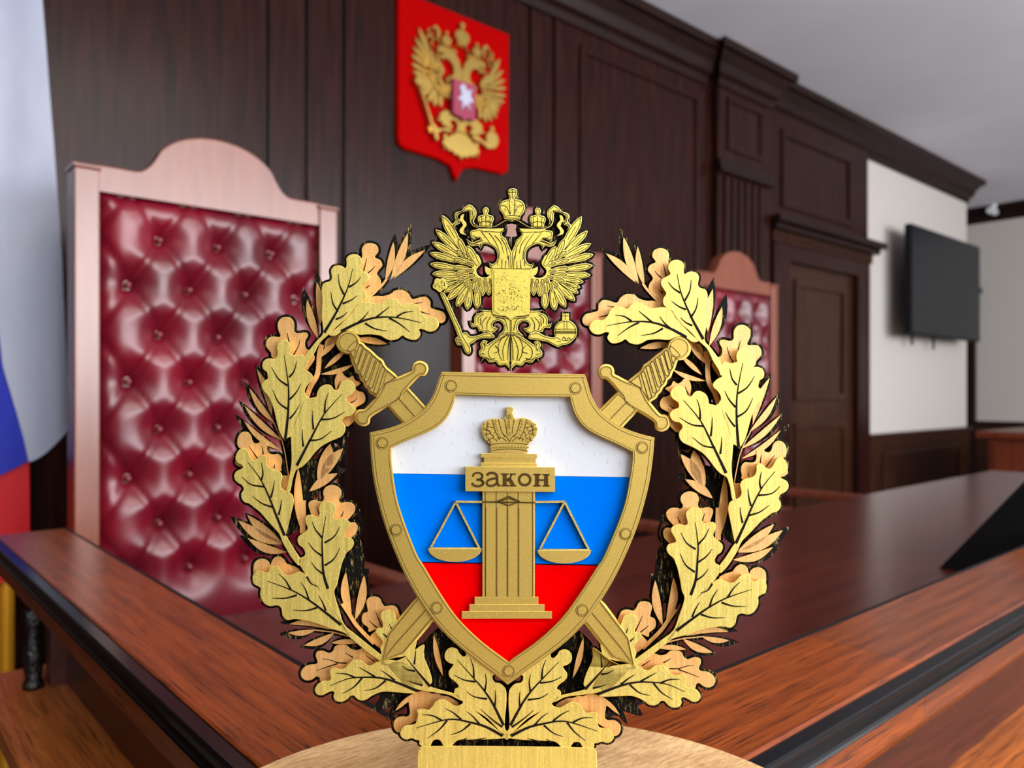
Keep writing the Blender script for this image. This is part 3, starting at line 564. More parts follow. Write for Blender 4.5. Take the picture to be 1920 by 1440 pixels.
def cl_(s, wd=9):
    q = Ls('C ' + s); SH.ribbon(bm, q, wd / 7.2, None, 0.0010, 0.0005)
    SH.ribbon(bm, [(2 * 955.3 - x, z) for x, z in q], wd / 7.2, None, 0.0010, 0.0005)
for s in ("455,262 470,330 500,430 560,540", "535,255 555,330 580,420 625,500", "310,390 360,400 420,430 480,500 520,560", "330,320 380,350 440,370 470,370", "400,275 390,340 370,420 400,520 440,575", "340,480 400,460 470,440 500,430", "380,555 440,520 500,500", "430,602 560,585 686,580", "430,690 560,668 686,660", "620,260 640,360 650,450", "600,460 650,500 686,560", "520,520 590,510 650,560"): cl_(s)
emb_part('engraved_line', bm, M['inkline'], PIL)
bm = bmesh.new()
for x, y, r in ([(690, 222, 36), (690, 290, 14), (690, 325, 18), (690, 365, 22), (690, 450, 26)] + [(505, 278, 15), (508, 320, 15), (520, 362, 15), (535, 405, 14), (550, 450, 14), (570, 490, 13)] + [(445 + 41 * i, 640 - 12 * math.sin(math.pi * i / 12), 15) for i in range(0, 13)]
                + [(415, 300, 26), (415, 390, 26), (455, 445, 22), (352, 355, 22), (350, 430, 22), (395, 490, 22), (440, 545, 20), (490, 510, 18)]):
    for xx in {x, cm(x) if not (435 < x < 690 and 620 < y < 650) else x}:
        c, _ = pts(f'C {xx},{y}'); SH.disc(bm, c[0], r / 7.2, 0.0005, 0.001, 12, 0.5)
emb_part('pearl', bm, M['gold_frame'], PIL)['kind'] = 'stuff'
# scales
SC = None
for ax, x0, x1, cx_, yb in ((854.6, 806, 900, 852, 1028.5), (1058.7, 1010.6, 1105.4, 1058, 1031.5)):
    bm = bmesh.new(); SH.ribbon(bm, [(ax, 940.5), (953 + (4 if ax > 950 else -4), 941.7)], 4, None, 0.0012 if SC is None else 0.00125, 0.0044)
    if SC is None: SC = emb_part('scales', bm, M['scalegold'])
    else: emb_part('scale_beam', bm, M['scalegold'], SC)
    bm = bmesh.new(); SH.ribbon(bm, [(ax, 941), (x0 + 1, yb)], 4, None, 0.002, 0.0036); SH.ribbon(bm, [(ax, 941), (x1 - 1, yb)], 4, None, 0.002, 0.0036); SH.ribbon(bm, [(x0, yb), (x1, yb + .5)], 4.5, None, 0.002, 0.0036)
    emb_part('pan_hanger', bm, M['scalegold'], SC)
    hw = (x1 - x0) / 2 + 3
    bm = bmesh.new(); SH.plate(bm, [((x0 + x1) / 2 + hw * math.cos(R(a)), yb + 25 * math.sin(R(a))) for a in range(0, 181, 12)], 0.0008, 0.0048, 0.8, 1); emb_part('scale_pan', bm, [M['gold_frame'], M['gold_lit_edge']], SC)

# ---- double-headed eagle (drawn once, used for the emblem and for the arms on the wall)
AX, AD = (957, 694), 0.5
def em(p): return mir(p, AX, AD)
def feather(s, wd, k=8.4706):
    (b, t), _ = pts(s)
    wd /= k; dx, dy = t[0]-b[0], t[1]-b[1]; l = math.hypot(dx, dy); u = (dx/l, dy/l); n = (-u[1], u[0])
    prof = [(0, .30), (.2, .40), (.45, .48), (.7, .47), (.85, .34), (.95, .15)]
    L_ = [(b[0] + u[0]*l*s_ + n[0]*wd*h, b[1] + u[1]*l*s_ + n[1]*wd*h) for s_, h in prof]
    R_ = [(b[0] + u[0]*l*s_ - n[0]*wd*h, b[1] + u[1]*l*s_ - n[1]*wd*h) for s_, h in prof]
    mid = [(b[0] + u[0]*l*.35, b[1] + u[1]*l*.35), (b[0] + u[0]*l*.72, b[1] + u[1]*l*.72)]
    return L_ + [t] + R_[::-1], mid
FEATH = [("E1 560,760 240,195", 150), ("E1 520,790 140,425", 120), ("E1 500,850 82,625", 118), ("E1 470,920 45,800", 112), ("E1 460,1040 52,975", 112), ("E1 470,1130 85,1130", 108),
 ("E1 560,1190 190,1240", 100), ("E2 600,-50 240,60", 100), ("E2 590,-40 270,150", 105), ("E2 610,0 325,275", 120), ("E2 650,70 470,380", 125), ("E2 690,120 640,430", 125), ("E2 805,140 800,408", 125),
 ("E1 640,900 500,545", 110), ("E1 700,900 450,745", 95), ("E1 660,960 408,880", 92), ("E1 660,1050 412,1025", 92), ("E1 670,1120 440,1130", 90), ("E1 690,1170 475,1235", 90),
 ("E2 690,-40 580,60", 85), ("E2 720,-20 690,130", 85), ("E2 795,-30 785,185", 95), ("E2 890,-30 888,215", 95), ("E2 985,-30 985,205", 90),
 ("E1 820,1000 640,680", 125), ("E1 760,1000 615,935", 80), ("E1 760,1080 605,1070", 80), ("E1 780,1150 650,1190", 80), ("E1 810,1180 740,1275", 85), ("E1 850,1190 830,1310", 85), ("E1 930,1190 930,1310", 85), ("E1 1010,1190 1010,1300", 70)]
SHOULDER = P("E1 720,860 800,820 850,900 862,970 790,1060 800,1130 860,1180 950,1185 1010,1140 1040,1130! 1040,1250! 950,1250 860,1240 780,1190 730,1110 720,1030 760,980", 3)
HEAD = P("E1 700,520 692,470 720,438 780,428 830,418 900,440 1000,440 1150,450 1240,440! 1185,500 1270,590! 1300,680 1350,790! 1350,1065! 1040,1065! 1000,1000 985,945! 1050,975 1110,920 1122,830 1095,740 1040,690 960,655 890,660 858,735! 815,680 740,690 670,665 630,575! 720,628 800,600 860,580 820,565 760,585 722,612", 3)
BROW = P("E1 815,410! 1000,412 1225,405! 1190,455 1050,462 900,450", 3)
SMALL_CROWN = P("E1 840,388! 830,320 810,265 830,212 890,195 905,170 890,140 900,95 940,72 980,95 985,140 965,180 1000,195 1050,215 1065,265 1040,330 1035,388!", 3)
RIBBON1 = P("E1 1345,245! 1250,275 1150,335 1060,372 960,385 850,380 775,350 750,290 780,220 790,140 750,80 680,30 600,70 550,130 470,150 440,200 460,260 450,300 410,340 420,390 480,420! 450,375 475,350 525,330 535,280 495,240 505,190 560,155 660,130 682,180 690,290 720,355 790,395 900,412 1060,395 1160,345 1260,290 1345,300!", 3)
RIBBON2 = P("E1 595,185 580,260 620,310 632,360 590,420 582,470 640,520! 545,490 520,440 550,390 575,355 545,300 530,240 560,185", 3)
MAIN_CROWN = P("EC 660,282! 655,250 628,212 630,170 660,142 697,135 700,115 690,90 695,62 725,52 755,62 757,95 745,115 745,135 785,142 815,178 812,218 785,260 780,285!", 3)
BREAST = P("P 922.5,504! 994.5,505! 993.5,583 990,590 980,592.5 968,593.5 957.5,601! 948,593 935,592 926,589 922.5,582", 3)
COLLAR = P("E1 1040,1060! 970,1030 925,1005! 925,1070 960,1140 1040,1145!", 3)
THIGH = P("E2 1040,440! 960,440 840,425! 880,465 800,495 752,560 755,630 735,650 680,620! 715,705 800,705 830,770 865,765 900,790 950,770 1000,800 1070,785 1132,720! 1060,705 1045,655 1085,615 1165,612 1222,680 1215,760 1145,830 1130,870! 1240,820 1345,800! 1345,560! 1200,540 1080,520", 3)
LEG_L = P("E2 1000,785! 1070,840 1050,880 900,880 800,905 690,980 600,960 500,1000 450,900 500,850 560,830 590,790 640,795 690,850 800,840 900,805", 3)
LEG_R = P("E4 370,800! 500,790 600,840 730,870 800,850 870,890 960,900 1065,870! 1040,930 960,980 880,990 820,1020 740,990 650,940 500,910 350,885", 3)
SCEPTRE = P("E2 215,175 270,160 330,260 400,420 480,600 540,720 560,790 620,900 690,1010 700,1090 670,1135 610,1100 570,1000 500,860 440,700 400,600 330,440 260,280", 3)
SCEPTRE_HEAD = [(826.5 + (12.5 + 1.3 * math.sin(5 * t)) * math.cos(t) - 2, 534 + (12.5 + 1.3 * math.sin(5 * t)) * math.sin(t)) for t in [2*math.pi*i/30 for i in range(30)]]
TAIL_H = P("E2 1345,800! 1240,830 1120,880 950,985 965,930! 900,915 850,975 870,1035 830,1095 840,1160 890,1190 868,1258! 930,1195 990,1262 1100,1250! 1150,1310 1250,1300! 1345,1395!", 3)
ORB_C = (1060.4, 621.5)
ORB = circ(ORB_C, 21.5); ORB_CROSS = Lp("E4 880,490 990,490 990,600 880,600")
EAGLE_LINES = ["E2 1300,810 1200,880 1140,1000 1150,1130 1200,1240", "E2 1310,830 1250,940 1210,1080 1230,1240", "E2 1330,830 1300,1000 1290,1230", "E2 1250,850 1080,960 990,1060 1000,1180 1080,1220", "E2 1090,1000 1150,1080 1060,1120", "E2 900,960 930,1010 900,1080", "E2 860,560 850,680", "E2 960,540 880,640 900,740", "E2 1020,540 960,640 960,740", "E2 900,500 820,560 820,640",
 "E1 870,460 930,540 1010,640", "E1 990,480 1080,600 1150,760 1160,900", "E1 1080,520 1180,640 1220,800", "E1 1180,560 1260,700 1290,900", "E1 1140,800 1130,1000", "E1 1200,900 1190,1040", "E1 1260,920 1250,1050", "E1 1300,840 1310,1050", "E1 740,520 800,560 850,560", "E1 930,455 960,462 990,455", "E1 700,560 760,590 840,575",
 "E1 720,120 740,230 720,300 790,370", "E1 560,180 640,150 700,110", "E1 500,200 500,300 560,300", "E1 1330,280 1220,350 1090,400", "E2 1325,850 1325,1230", "E2 1310,1250 1330,1330", "E2 940,1180 1010,1220 1090,1190", "E2 870,1120 930,1140", "E2 1100,560 1180,560 1250,600 1290,760", "E1 660,620 740,650 830,620 900,600", "E1 850,650 870,690", "E1 830,320 930,290 1040,320", "E1 940,200 940,380", "E1 870,210 880,370", "E1 1010,210 1000,370"]
FULL_LINES = ["E2 300,250 420,500 470,600", "E2 420,630 500,600", "E2 430,660 520,640", "E2 470,740 540,720", "E2 480,770 550,750", "E2 470,900 570,930", "E2 490,940 590,970", "E2 530,1000 610,1000", "E2 590,880 660,1030", "E2 600,1060 680,1040", "E2 620,1090 690,1075", "E4 880,900 910,860 940,900 960,930", "E4 960,900 990,870 1020,910", "E4 800,930 860,940", "E4 770,770 1110,770", "E4 770,800 1110,800","EC 665,262 720,255 780,262", "EC 700,140 706,255", "EC 742,140 736,255", "EC 640,180 680,190 700,240", "EC 800,180 765,190 742,240", "EC 690,80 755,80", "EC 722,55 722,130"]
SPECK = random.Random(3)
def eagle_parts():
    """(kind, [(outline, level)]), level 0 lowest; and engraving lines"""
    out = []; wl, lines = [], []
    for i, (s, wd) in enumerate(FEATH):
        p, mid = feather(s, wd); lv = 0.0 if i < 13 else (1.0 if i < 24 else 2.0)
        lv += 0.02 * i; wl.append((p, lv)); lines.append((offset(p, 2.2), lv, True, 1.25)); lines.append((mid, lv, False, 1.0))
    wl.append((SHOULDER, 2.5))
    out.append(('eagle_wing', wl)); out.append(('eagle_wing', [(em(p), l) for p, l in wl]))
    lines += [(em(p) , l, c, w_) for p, l, c, w_ in list(lines)]
    for f in (lambda p: p, em):
        out.append(('eagle_head', [(f(HEAD), 1.5), (f(BROW), 1.9), (f(COLLAR), 1.4)])); out.append(('small_crown', [(f(SMALL_CROWN), 1.7)]))
        out.append(('crown_ribbon', [(f(RIBBON1), 1.0), (f(RIBBON2), 0.9)]))
    out.append(('main_crown', [(MAIN_CROWN, 1.6)])); out.append(('eagle_leg', [(THIGH, 1.3), (LEG_L, 1.5)])); out.append(('eagle_leg', [(em(THIGH), 1.3), (LEG_R, 2.0)]))
    out.append(('sceptre', [(SCEPTRE, 3.0), (SCEPTRE_HEAD, 3.1)])); out.append(('eagle_tail', [(TAIL_H, 1.2), (em(TAIL_H), 1.2)])); out.append(('orb', [(ORB, 1.2), (ORB_CROSS, 1.1)]))
    return out, lines
EP, EL = eagle_parts()
eb = bmesh.new(); Y_EB, Y_EG = 0.0105, 0.0065; STEP = 0.00035
for nm, lst in EP:
    for p, l in lst: SH.plate(eb, p, Y_EB, 0.009, 0); SH.ribbon(eb, p, 9, None, Y_EB, 0.009, True)
SH.plate(eb, BREAST, Y_EB, 0.009, 0)
SH.ribbon(eb, Lp("P 905,505 940,505"), 26, None, Y_EB, 0.009); SH.ribbon(eb, Lp("P 1010,505 975,505"), 26, None, Y_EB, 0.009)
for s in ("E1 1130,430 1265,330! 1285,420! 1262,530! 1345,545! 1345,800! 1200,600", "E1 545,190 650,150 700,160 720,330 830,395 700,470 650,520 610,470", "E1 470,400 560,380 640,520 690,470 640,590 640,700 540,560"):
    for q in (P(s, 2), em(P(s, 2))): SH.plate(eb, q, Y_EB, 0.009, 0)
SH.ribbon(eb, Lp("E1 1240,330 1345,305 1450,330"), 6, None, Y_EB, 0.009)
EG = emb_part('double_headed_eagle', eb, M['black'])
for nm, lst in EP:
    bm = bmesh.new()
    for p, l in lst: SH.plate(bm, p, Y_EG - l * STEP, 0.0045 + l * STEP, 0.7, 1)
    emb_part(nm, bm, [M['eagle'], M['rim_highlight']], EG)
bm = bmesh.new(); SH.plate(bm, BREAST, Y_EG - 4.2 * STEP, 0.006, 0.7); emb_part('breast_shield', bm, M['eagle'], EG)
bm = bmesh.new()
for p, l, c, wd in EL: SH.ribbon(bm, p, wd, None, Y_EG - l * STEP - 0.0001, 0.0003, c)
for s in EAGLE_LINES:
    q = Ls(s); SH.ribbon(bm, q, 1.5, 0.8, Y_EG - 2.1 * STEP, 0.0008); SH.ribbon(bm, em(q), 1.5, 0.8, Y_EG - 2.1 * STEP, 0.0008)
for s in FULL_LINES: SH.ribbon(bm, Ls(s), 1.1, None, Y_EG - 1.6 * STEP - 0.0002, 0.0004)
SH.ribbon(bm, Lp("P 926,507 926,583 937,590"), 0.9, None, Y_EG - 4.2 * STEP - 0.0001, 0.0004)
for p, l in ((HEAD, 1.5), (THIGH, 1.3), (TAIL_H, 1.2), (RIBBON1, 1.0), (SMALL_CROWN, 1.7)):
    for q in (p, em(p)): SH.ribbon(bm, offset(q, 2.2), 1.1, None, Y_EG - l * STEP - 0.0001, 0.0003, True)
for p, l in ((MAIN_CROWN, 1.6), (LEG_L, 1.5), (LEG_R, 2.0), (SCEPTRE, 3.0), (ORB, 1.2)): SH.ribbon(bm, offset(p, 2.2), 1.1, None, Y_EG - l * STEP - 0.0001, 0.0003, True)
SH.ribbon(bm, BREAST, 1.0, None, Y_EG - 4.2 * STEP + 0.0006, 0.0004, True)
for a, b in (((1040, 617), (1081, 617)), ((1039, 623), (1081, 623)), ((1058, 601), (1058, 617)), ((1063, 601), (1063, 617)), ((1060, 588), (1060, 600)), ((1054, 592), (1067, 592))): SH.ribbon(bm, [a, b], 1.0, None, Y_EG - 1.3 * STEP - 0.0001, 0.0003)
for i in range(150):                      # worn relief of the rider on the breast shield, textured crowns
    a = SPECK.uniform(0, 6.28); x, y = SPECK.gauss(958, 14), SPECK.gauss(548, 16)
    if i > 105: x, y = SPECK.gauss(958, 15), SPECK.gauss(579, 3.0)
    if not (927 < x < 991 and 510 < y < 588): continue
    l = SPECK.uniform(1, 3.5); SH.ribbon(bm, [(x, y), (x + l * math.cos(a), y + l * math.sin(a))], 1.0, 0.5, Y_EG - 4.2 * STEP - 0.0001, 0.0003)
for c, r, lv, n in (((911, 414), 11, 1.7, 26), ((960, 390), 17, 1.6, 50), ((824.5, 534), 11, 3.1, 40)):
    for i in range(n):
        a, q = SPECK.uniform(0, 6.28), r * math.sqrt(SPECK.random()); x, y = c[0] + q * math.cos(a), c[1] + q * 0.8 * math.sin(a)
        SH.ribbon(bm, [(x, y), (x + 1.2, y + 0.8)], 0.9, None, Y_EG - lv * STEP - 0.0001, 0.0003)
emb_part('engraved_line', bm, M['ink'], EG)
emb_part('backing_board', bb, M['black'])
# ---- stand
bm = bmesh.new()
n = 96
prof = [(0.97, 0.0), (1.0, 0.003), (1.0, 0.015), (0.985, 0.018)]
rings = [[bm.verts.new((0.192 * s * math.cos(2*math.pi*i/n), -0.026 + 0.16 * s * math.sin(2*math.pi*i/n), z)) for i in range(n)] for s, z in prof]
for a, b in zip(rings, rings[1:]):
    for i in range(n): bm.faces.new([a[i], a[(i+1) % n], b[(i+1) % n], b[i]]).smooth = True
bm.faces.new(rings[0][::-1]); bm.faces.new(rings[-1])
emb_part('round_stand', bm, M['birch'])

# ------------------------------------------------------------------ the room
Z = CAM_Z
CEIL = Z + 2.03
WV = 2.70                                    # face of the panelled wall
struct(link('floor', B((-3.2, 10.0, -4.6, 4.4, -0.1, 0.0)), M['floor']))
struct(link('ceiling', B((-3.2, 10.0, -4.6, 4.4, CEIL, CEIL + 0.1)), M['ceiling']))
bm = B((-3.2, 8.152, WV + 0.012, WV + 0.14, 0, CEIL))
struct(link('wall_back', bm, M['plaster']))
for i, (a, b) in enumerate([(-3.2, 1.166), (1.186, 1.318), (1.338, 1.474), (1.494, 2.455), (2.475, 2.612), (2.634, 3.93)]):
    struct(link('trim_%d' % (i + 1), B((a, b, WV - 0.012, WV + 0.012, 0.0, CEIL - 0.15), bev=0.004), M['panel']))
struct(link('trim_7', B((-3.2, 3.95, WV + 0.006, WV + 0.013, 0.0, CEIL - 0.1)), M['panel_dark']))
def frame(u0, u1, z0, z1, v, wd=0.035, pr=0.014):
    bm = bmesh.new()
    for q in ((u0, u1, v - pr, v, z1 - wd, z1), (u0, u1, v - pr, v, z0, z0 + wd), (u0, u0 + wd, v - pr, v, z0 + wd, z1 - wd), (u1 - wd, u1, v - pr, v, z0 + wd, z1 - wd)):
        box(bm, *q, bev=0.005)
    return bm
struct(link('trim_8', frame(2.80, 3.80, 0.35, Z + 1.74, WV - 0.011), M['panel']))
# pilaster
struct(link('trim_9', B((3.93, 4.50, 2.64, WV + 0.012, 0, CEIL - 0.1), bev=0.004), M['panel']))
bm = bmesh.new()
for i in range(6):
    u = 3.985 + i * 0.075; box(bm, u, u + 0.047, 2.622, 2.642, 0.2, Z + 1.30, bev=0.008)
struct(link('trim_10', bm, M['panel']))
struct(link('trim_11', B((3.92, 4.51, 2.605, 2.645, Z + 1.31, Z + 1.345), (3.92, 4.51, 2.615, 2.645, Z + 1.345, Z + 1.39), bev=0.006), M['panel_dark']))
struct(link('trim_12', frame(4.02, 4.41, Z + 1.46, Z + 1.78, 2.641, 0.03), M['panel']))
# panelling round and above the door
struct(link('trim_13', B((4.50, 4.60, WV - 0.012, WV + 0.012, 0, CEIL - 0.1), (4.60, 6.0, WV - 0.012, WV + 0.012, Z + 1.03, CEIL - 0.1), (5.92, 6.0, WV - 0.012, WV + 0.012, 0, Z + 1.03)), M['panel']))
struct(link('trim_14', frame(4.72, 5.72, Z + 1.24, Z + 1.76, WV - 0.011, 0.05, 0.018), M['panel']))
# crown moulding: follows the wall, steps out over the pilaster, returns at the outer corner
CRP = [(0, -0.21), (0.014, -0.21), (0.02, -0.17), (0.045, -0.15), (0.06, -0.10), (0.10, -0.05), (0.125, -0.045), (0.13, 0.0), (0, 0.0)]
def crown(name, u0, u1, v, m1=0, m0=0):
    bm = bmesh.new(); prism_x(bm, CRP, u0, u1, m0, m1)
    return struct(link(name, bm, M['panel_dark'], None, (0, v, CEIL)))
crown('trim_15', -3.2, 3.87, WV - 0.012); crown('trim_16', 3.93, 4.50, 2.64, 1, -1); crown('trim_17', 4.50, 8.152, WV + 0.01, 1)
bm = bmesh.new(); prism_x(bm, CRP, 0, 1.6, -1, 0)
o = struct(link('trim_18', bm, M['panel_dark'], None, (8.152, WV + 0.012, CEIL), R(90)))
# door with casing and cornice
d = struct(link('door_1', B((4.76, 5.78, WV - 0.002, WV + 0.011, 0, Z + 0.90)), M['door']))
link('door_casing', B((4.58, 4.78, WV - 0.05, WV + 0.012, 0, Z + 0.99), (5.76, 5.96, WV - 0.05, WV + 0.012, 0, Z + 0.99), (4.78, 5.76, WV - 0.05, WV + 0.012, Z + 0.88, Z + 0.99), bev=0.006), M['panel'], d)
link('door_frieze', B((4.56, 5.98, WV - 0.06, WV, Z + 0.99, Z + 1.06), bev=0.004), M['door'], d)
link('door_cornice', B((4.50, 6.06, WV - 0.14, WV, Z + 1.10, Z + 1.145), (4.53, 6.03, WV - 0.10, WV, Z + 1.06, Z + 1.10), bev=0.01), M['panel_dark'], d)
bm = bmesh.new()
for i in range(34): u = 4.60 + i * 0.04; box(bm, u, u + 0.022, WV - 0.07, WV - 0.055, Z + 1.005, Z + 1.045)
link('door_dentils', bm, M['door'], d)
link('door_panel', frame(4.90, 5.64, Z - 0.05, Z + 0.78, WV - 0.002, 0.05, 0.02), M['door'], d)
link('door_panel', frame(4.90, 5.64, 0.18, Z - 0.2, WV - 0.002, 0.05, 0.02), M['door'], d)
# wainscot on the white stretch
struct(link('trim_19', B((6.0, 8.17, WV - 0.01, WV + 0.03, 0, Z - 0.345)), M['door']))
struct(link('trim_20', B((6.0, 8.19, WV - 0.04, WV + 0.02, Z - 0.345, Z - 0.316), bev=0.006), M['door']))
struct(link('trim_21', frame(6.25, 7.9, 0.2, Z - 0.47, WV - 0.009, 0.05, 0.02), M['door']))
# end wall, recess
EU = 9.5
struct(link('wall_right', B((EU, EU + 0.12, -4.6, 4.4, 0, CEIL)), M['plaster']))
struct(link('wall_recess', B((8.0, EU, 4.3, 4.4, 0, CEIL)), M['plaster']))
struct(link('trim_22', B((EU - 0.02, EU, -4.6, 4.3, 0, Z - 0.335)), M['door']))
struct(link('trim_23', B((EU - 0.05, EU, -4.6, 4.3, Z - 0.335, Z - 0.30), bev=0.006), M['panel_dark']))
bm = bmesh.new(); prism_x(bm, [(a, b * 0.75) for a, b in CRP], 0, 8.9)
struct(link('trim_24', bm, M['panel_dark'], None, (EU, 4.3, CEIL), R(-90)))
d2 = struct(link('door_2', B((EU - 0.04, EU, 3.15, 4.05, 0, Z + 1.0)), M['door']))
link('door_casing', B((EU - 0.07, EU, 3.06, 3.15, 0, Z + 1.0), (EU - 0.07, EU, 4.05, 4.14, 0, Z + 1.0), (EU - 0.07, EU, 3.06, 4.14, Z + 1.0, Z + 1.10)), M['panel_dark'], d2)
link('door_cornice', B((EU - 0.13, EU, 3.0, 4.2, Z + 1.10, Z + 1.16), bev=0.008), M['panel_dark'], d2)
struct(link('wall_left', B((-3.3, -3.2, -4.6, 4.4, 0, CEIL)), M['panel']))

# ------------------------------------------------------------------ the judges' bench
bench = thing('judges_bench', 'dark wooden judges bench with raised orange brown corner rail and black edge strips', 'bench', (0.335, 0.418, 0))
RZ = Z - 0.261
TOP = [(0, 0), (0.1085, 0), (0.1105, -0.0012), (0.1105, -0.006), (0.106, -0.008), (0.106, -0.024), (0.116, -0.026), (0.1185, -0.030), (0.1185, -0.053), (0.112, -0.064), (0, -0.064)]
STRIP = [(0.1045, -0.0022), (0.1225, -0.0034), (0.1242, -0.0046), (0.1244, -0.0066), (0.1232, -0.0100), (0.1230, -0.0150), (0.1240, -0.0195), (0.1256, -0.0210), (0.1264, -0.0230), (0.1252, -0.0250), (0.1045, -0.0250)]
GASKET = [(-0.007, -0.0005), (-0.0005, -0.0005), (-0.0005, -0.012), (-0.007, -0.012)]
UNDER = [(0.004, -0.064), (0.066, -0.064), (0.066, -0.1845), (0.004, -0.1845)]
SHELF = [(0.03, -0.184), (0.165, -0.184), (0.168, -0.188), (0.168, -0.212), (0.03, -0.212)]
LOW = [(0.03, -0.212), (0.09, -0.212), (0.09, -RZ), (0.03, -RZ)]
def leg(nm, prof, ln, right, mt, short=0.0):
    bm = bmesh.new()
    if right:   # along +U: outer side faces -V
        prism_x(bm, prof, 0, ln - short, -1, 0); return link(nm, bm, mt, bench, (0, 0, RZ), 0)
    # along +V: outer side faces -U; local x runs along V, mirrored so d points to -U
    bm.free(); bm = bmesh.new(); prism_x(bm, [(-a, b) for a, b in prof], 0, ln - short, 1, 0)
    return link(nm, bm, mt, bench, (0, 0, RZ), R(90))
LL, LR = 1.282, 3.75
for right, ln in ((0, LL), (1, LR)):
    if right: leg('rail_top', TOP, 0.453, 1, M['rail'])
    else: leg('rail_top', TOP, ln, 0, M['rail'])
    leg('edge_strip', STRIP, ln, right, M['gloss_black']); leg('inner_gasket', GASKET, ln, right, M['matt_black'])
    leg('rail_panel', UNDER, ln, right, M['fascia'], 0 if right else 0.36); leg('outer_shelf', SHELF, ln, right, M['shelf'], 0 if right else 0.235); leg('front_panel', LOW, ln, right, M['fascia'], 0 if right else 0.36)
bm = bmesh.new(); prism_x(bm, TOP, 0.4534, LR); link('rail_top', bm, M['rail_b'], bench, (0, 0, RZ))
link('desk_top', B((0.0, 3.75, 0.0, 0.835, Z - 0.40 - 0, Z - 0.36), bev=0.003), M['desk'], bench)
link('end_panel', B((3.70, 3.75, 0.0, 0.80, 0, Z - 0.40)), M['fascia'], bench)
link('end_panel', B((0.0, 0.03, 0.0, 0.80, 0, Z - 0.40)), M['fascia'], bench)
# carved baluster standing on the outer shelf under the end of the rail
bm = bmesh.new(); lathe(bm, [(0.014, 0), (0.014, 0.008), (0.010, 0.014), (0.013, 0.035), (0.015, 0.055), (0.010, 0.085), (0.012, 0.097), (0.014, 0.108), (0.014, 0.120)], (-0.108, 0.94, RZ - 0.1842), 16)
for v in bm.verts:
    a = math.atan2(v.co.y - 0.94, v.co.x + 0.108); r = 1 + 0.10 * math.sin(7 * a + 120 * v.co.z); v.co.x = -0.108 + (v.co.x + 0.108) * r; v.co.y = 0.94 + (v.co.y - 0.94) * r
link('carved_baluster', bm, M['carved'], bench)
link('baluster_block', B((-0.088, -0.056, 0.925, 0.96, RZ - 0.184, RZ - 0.064)), M['fascia'], bench)

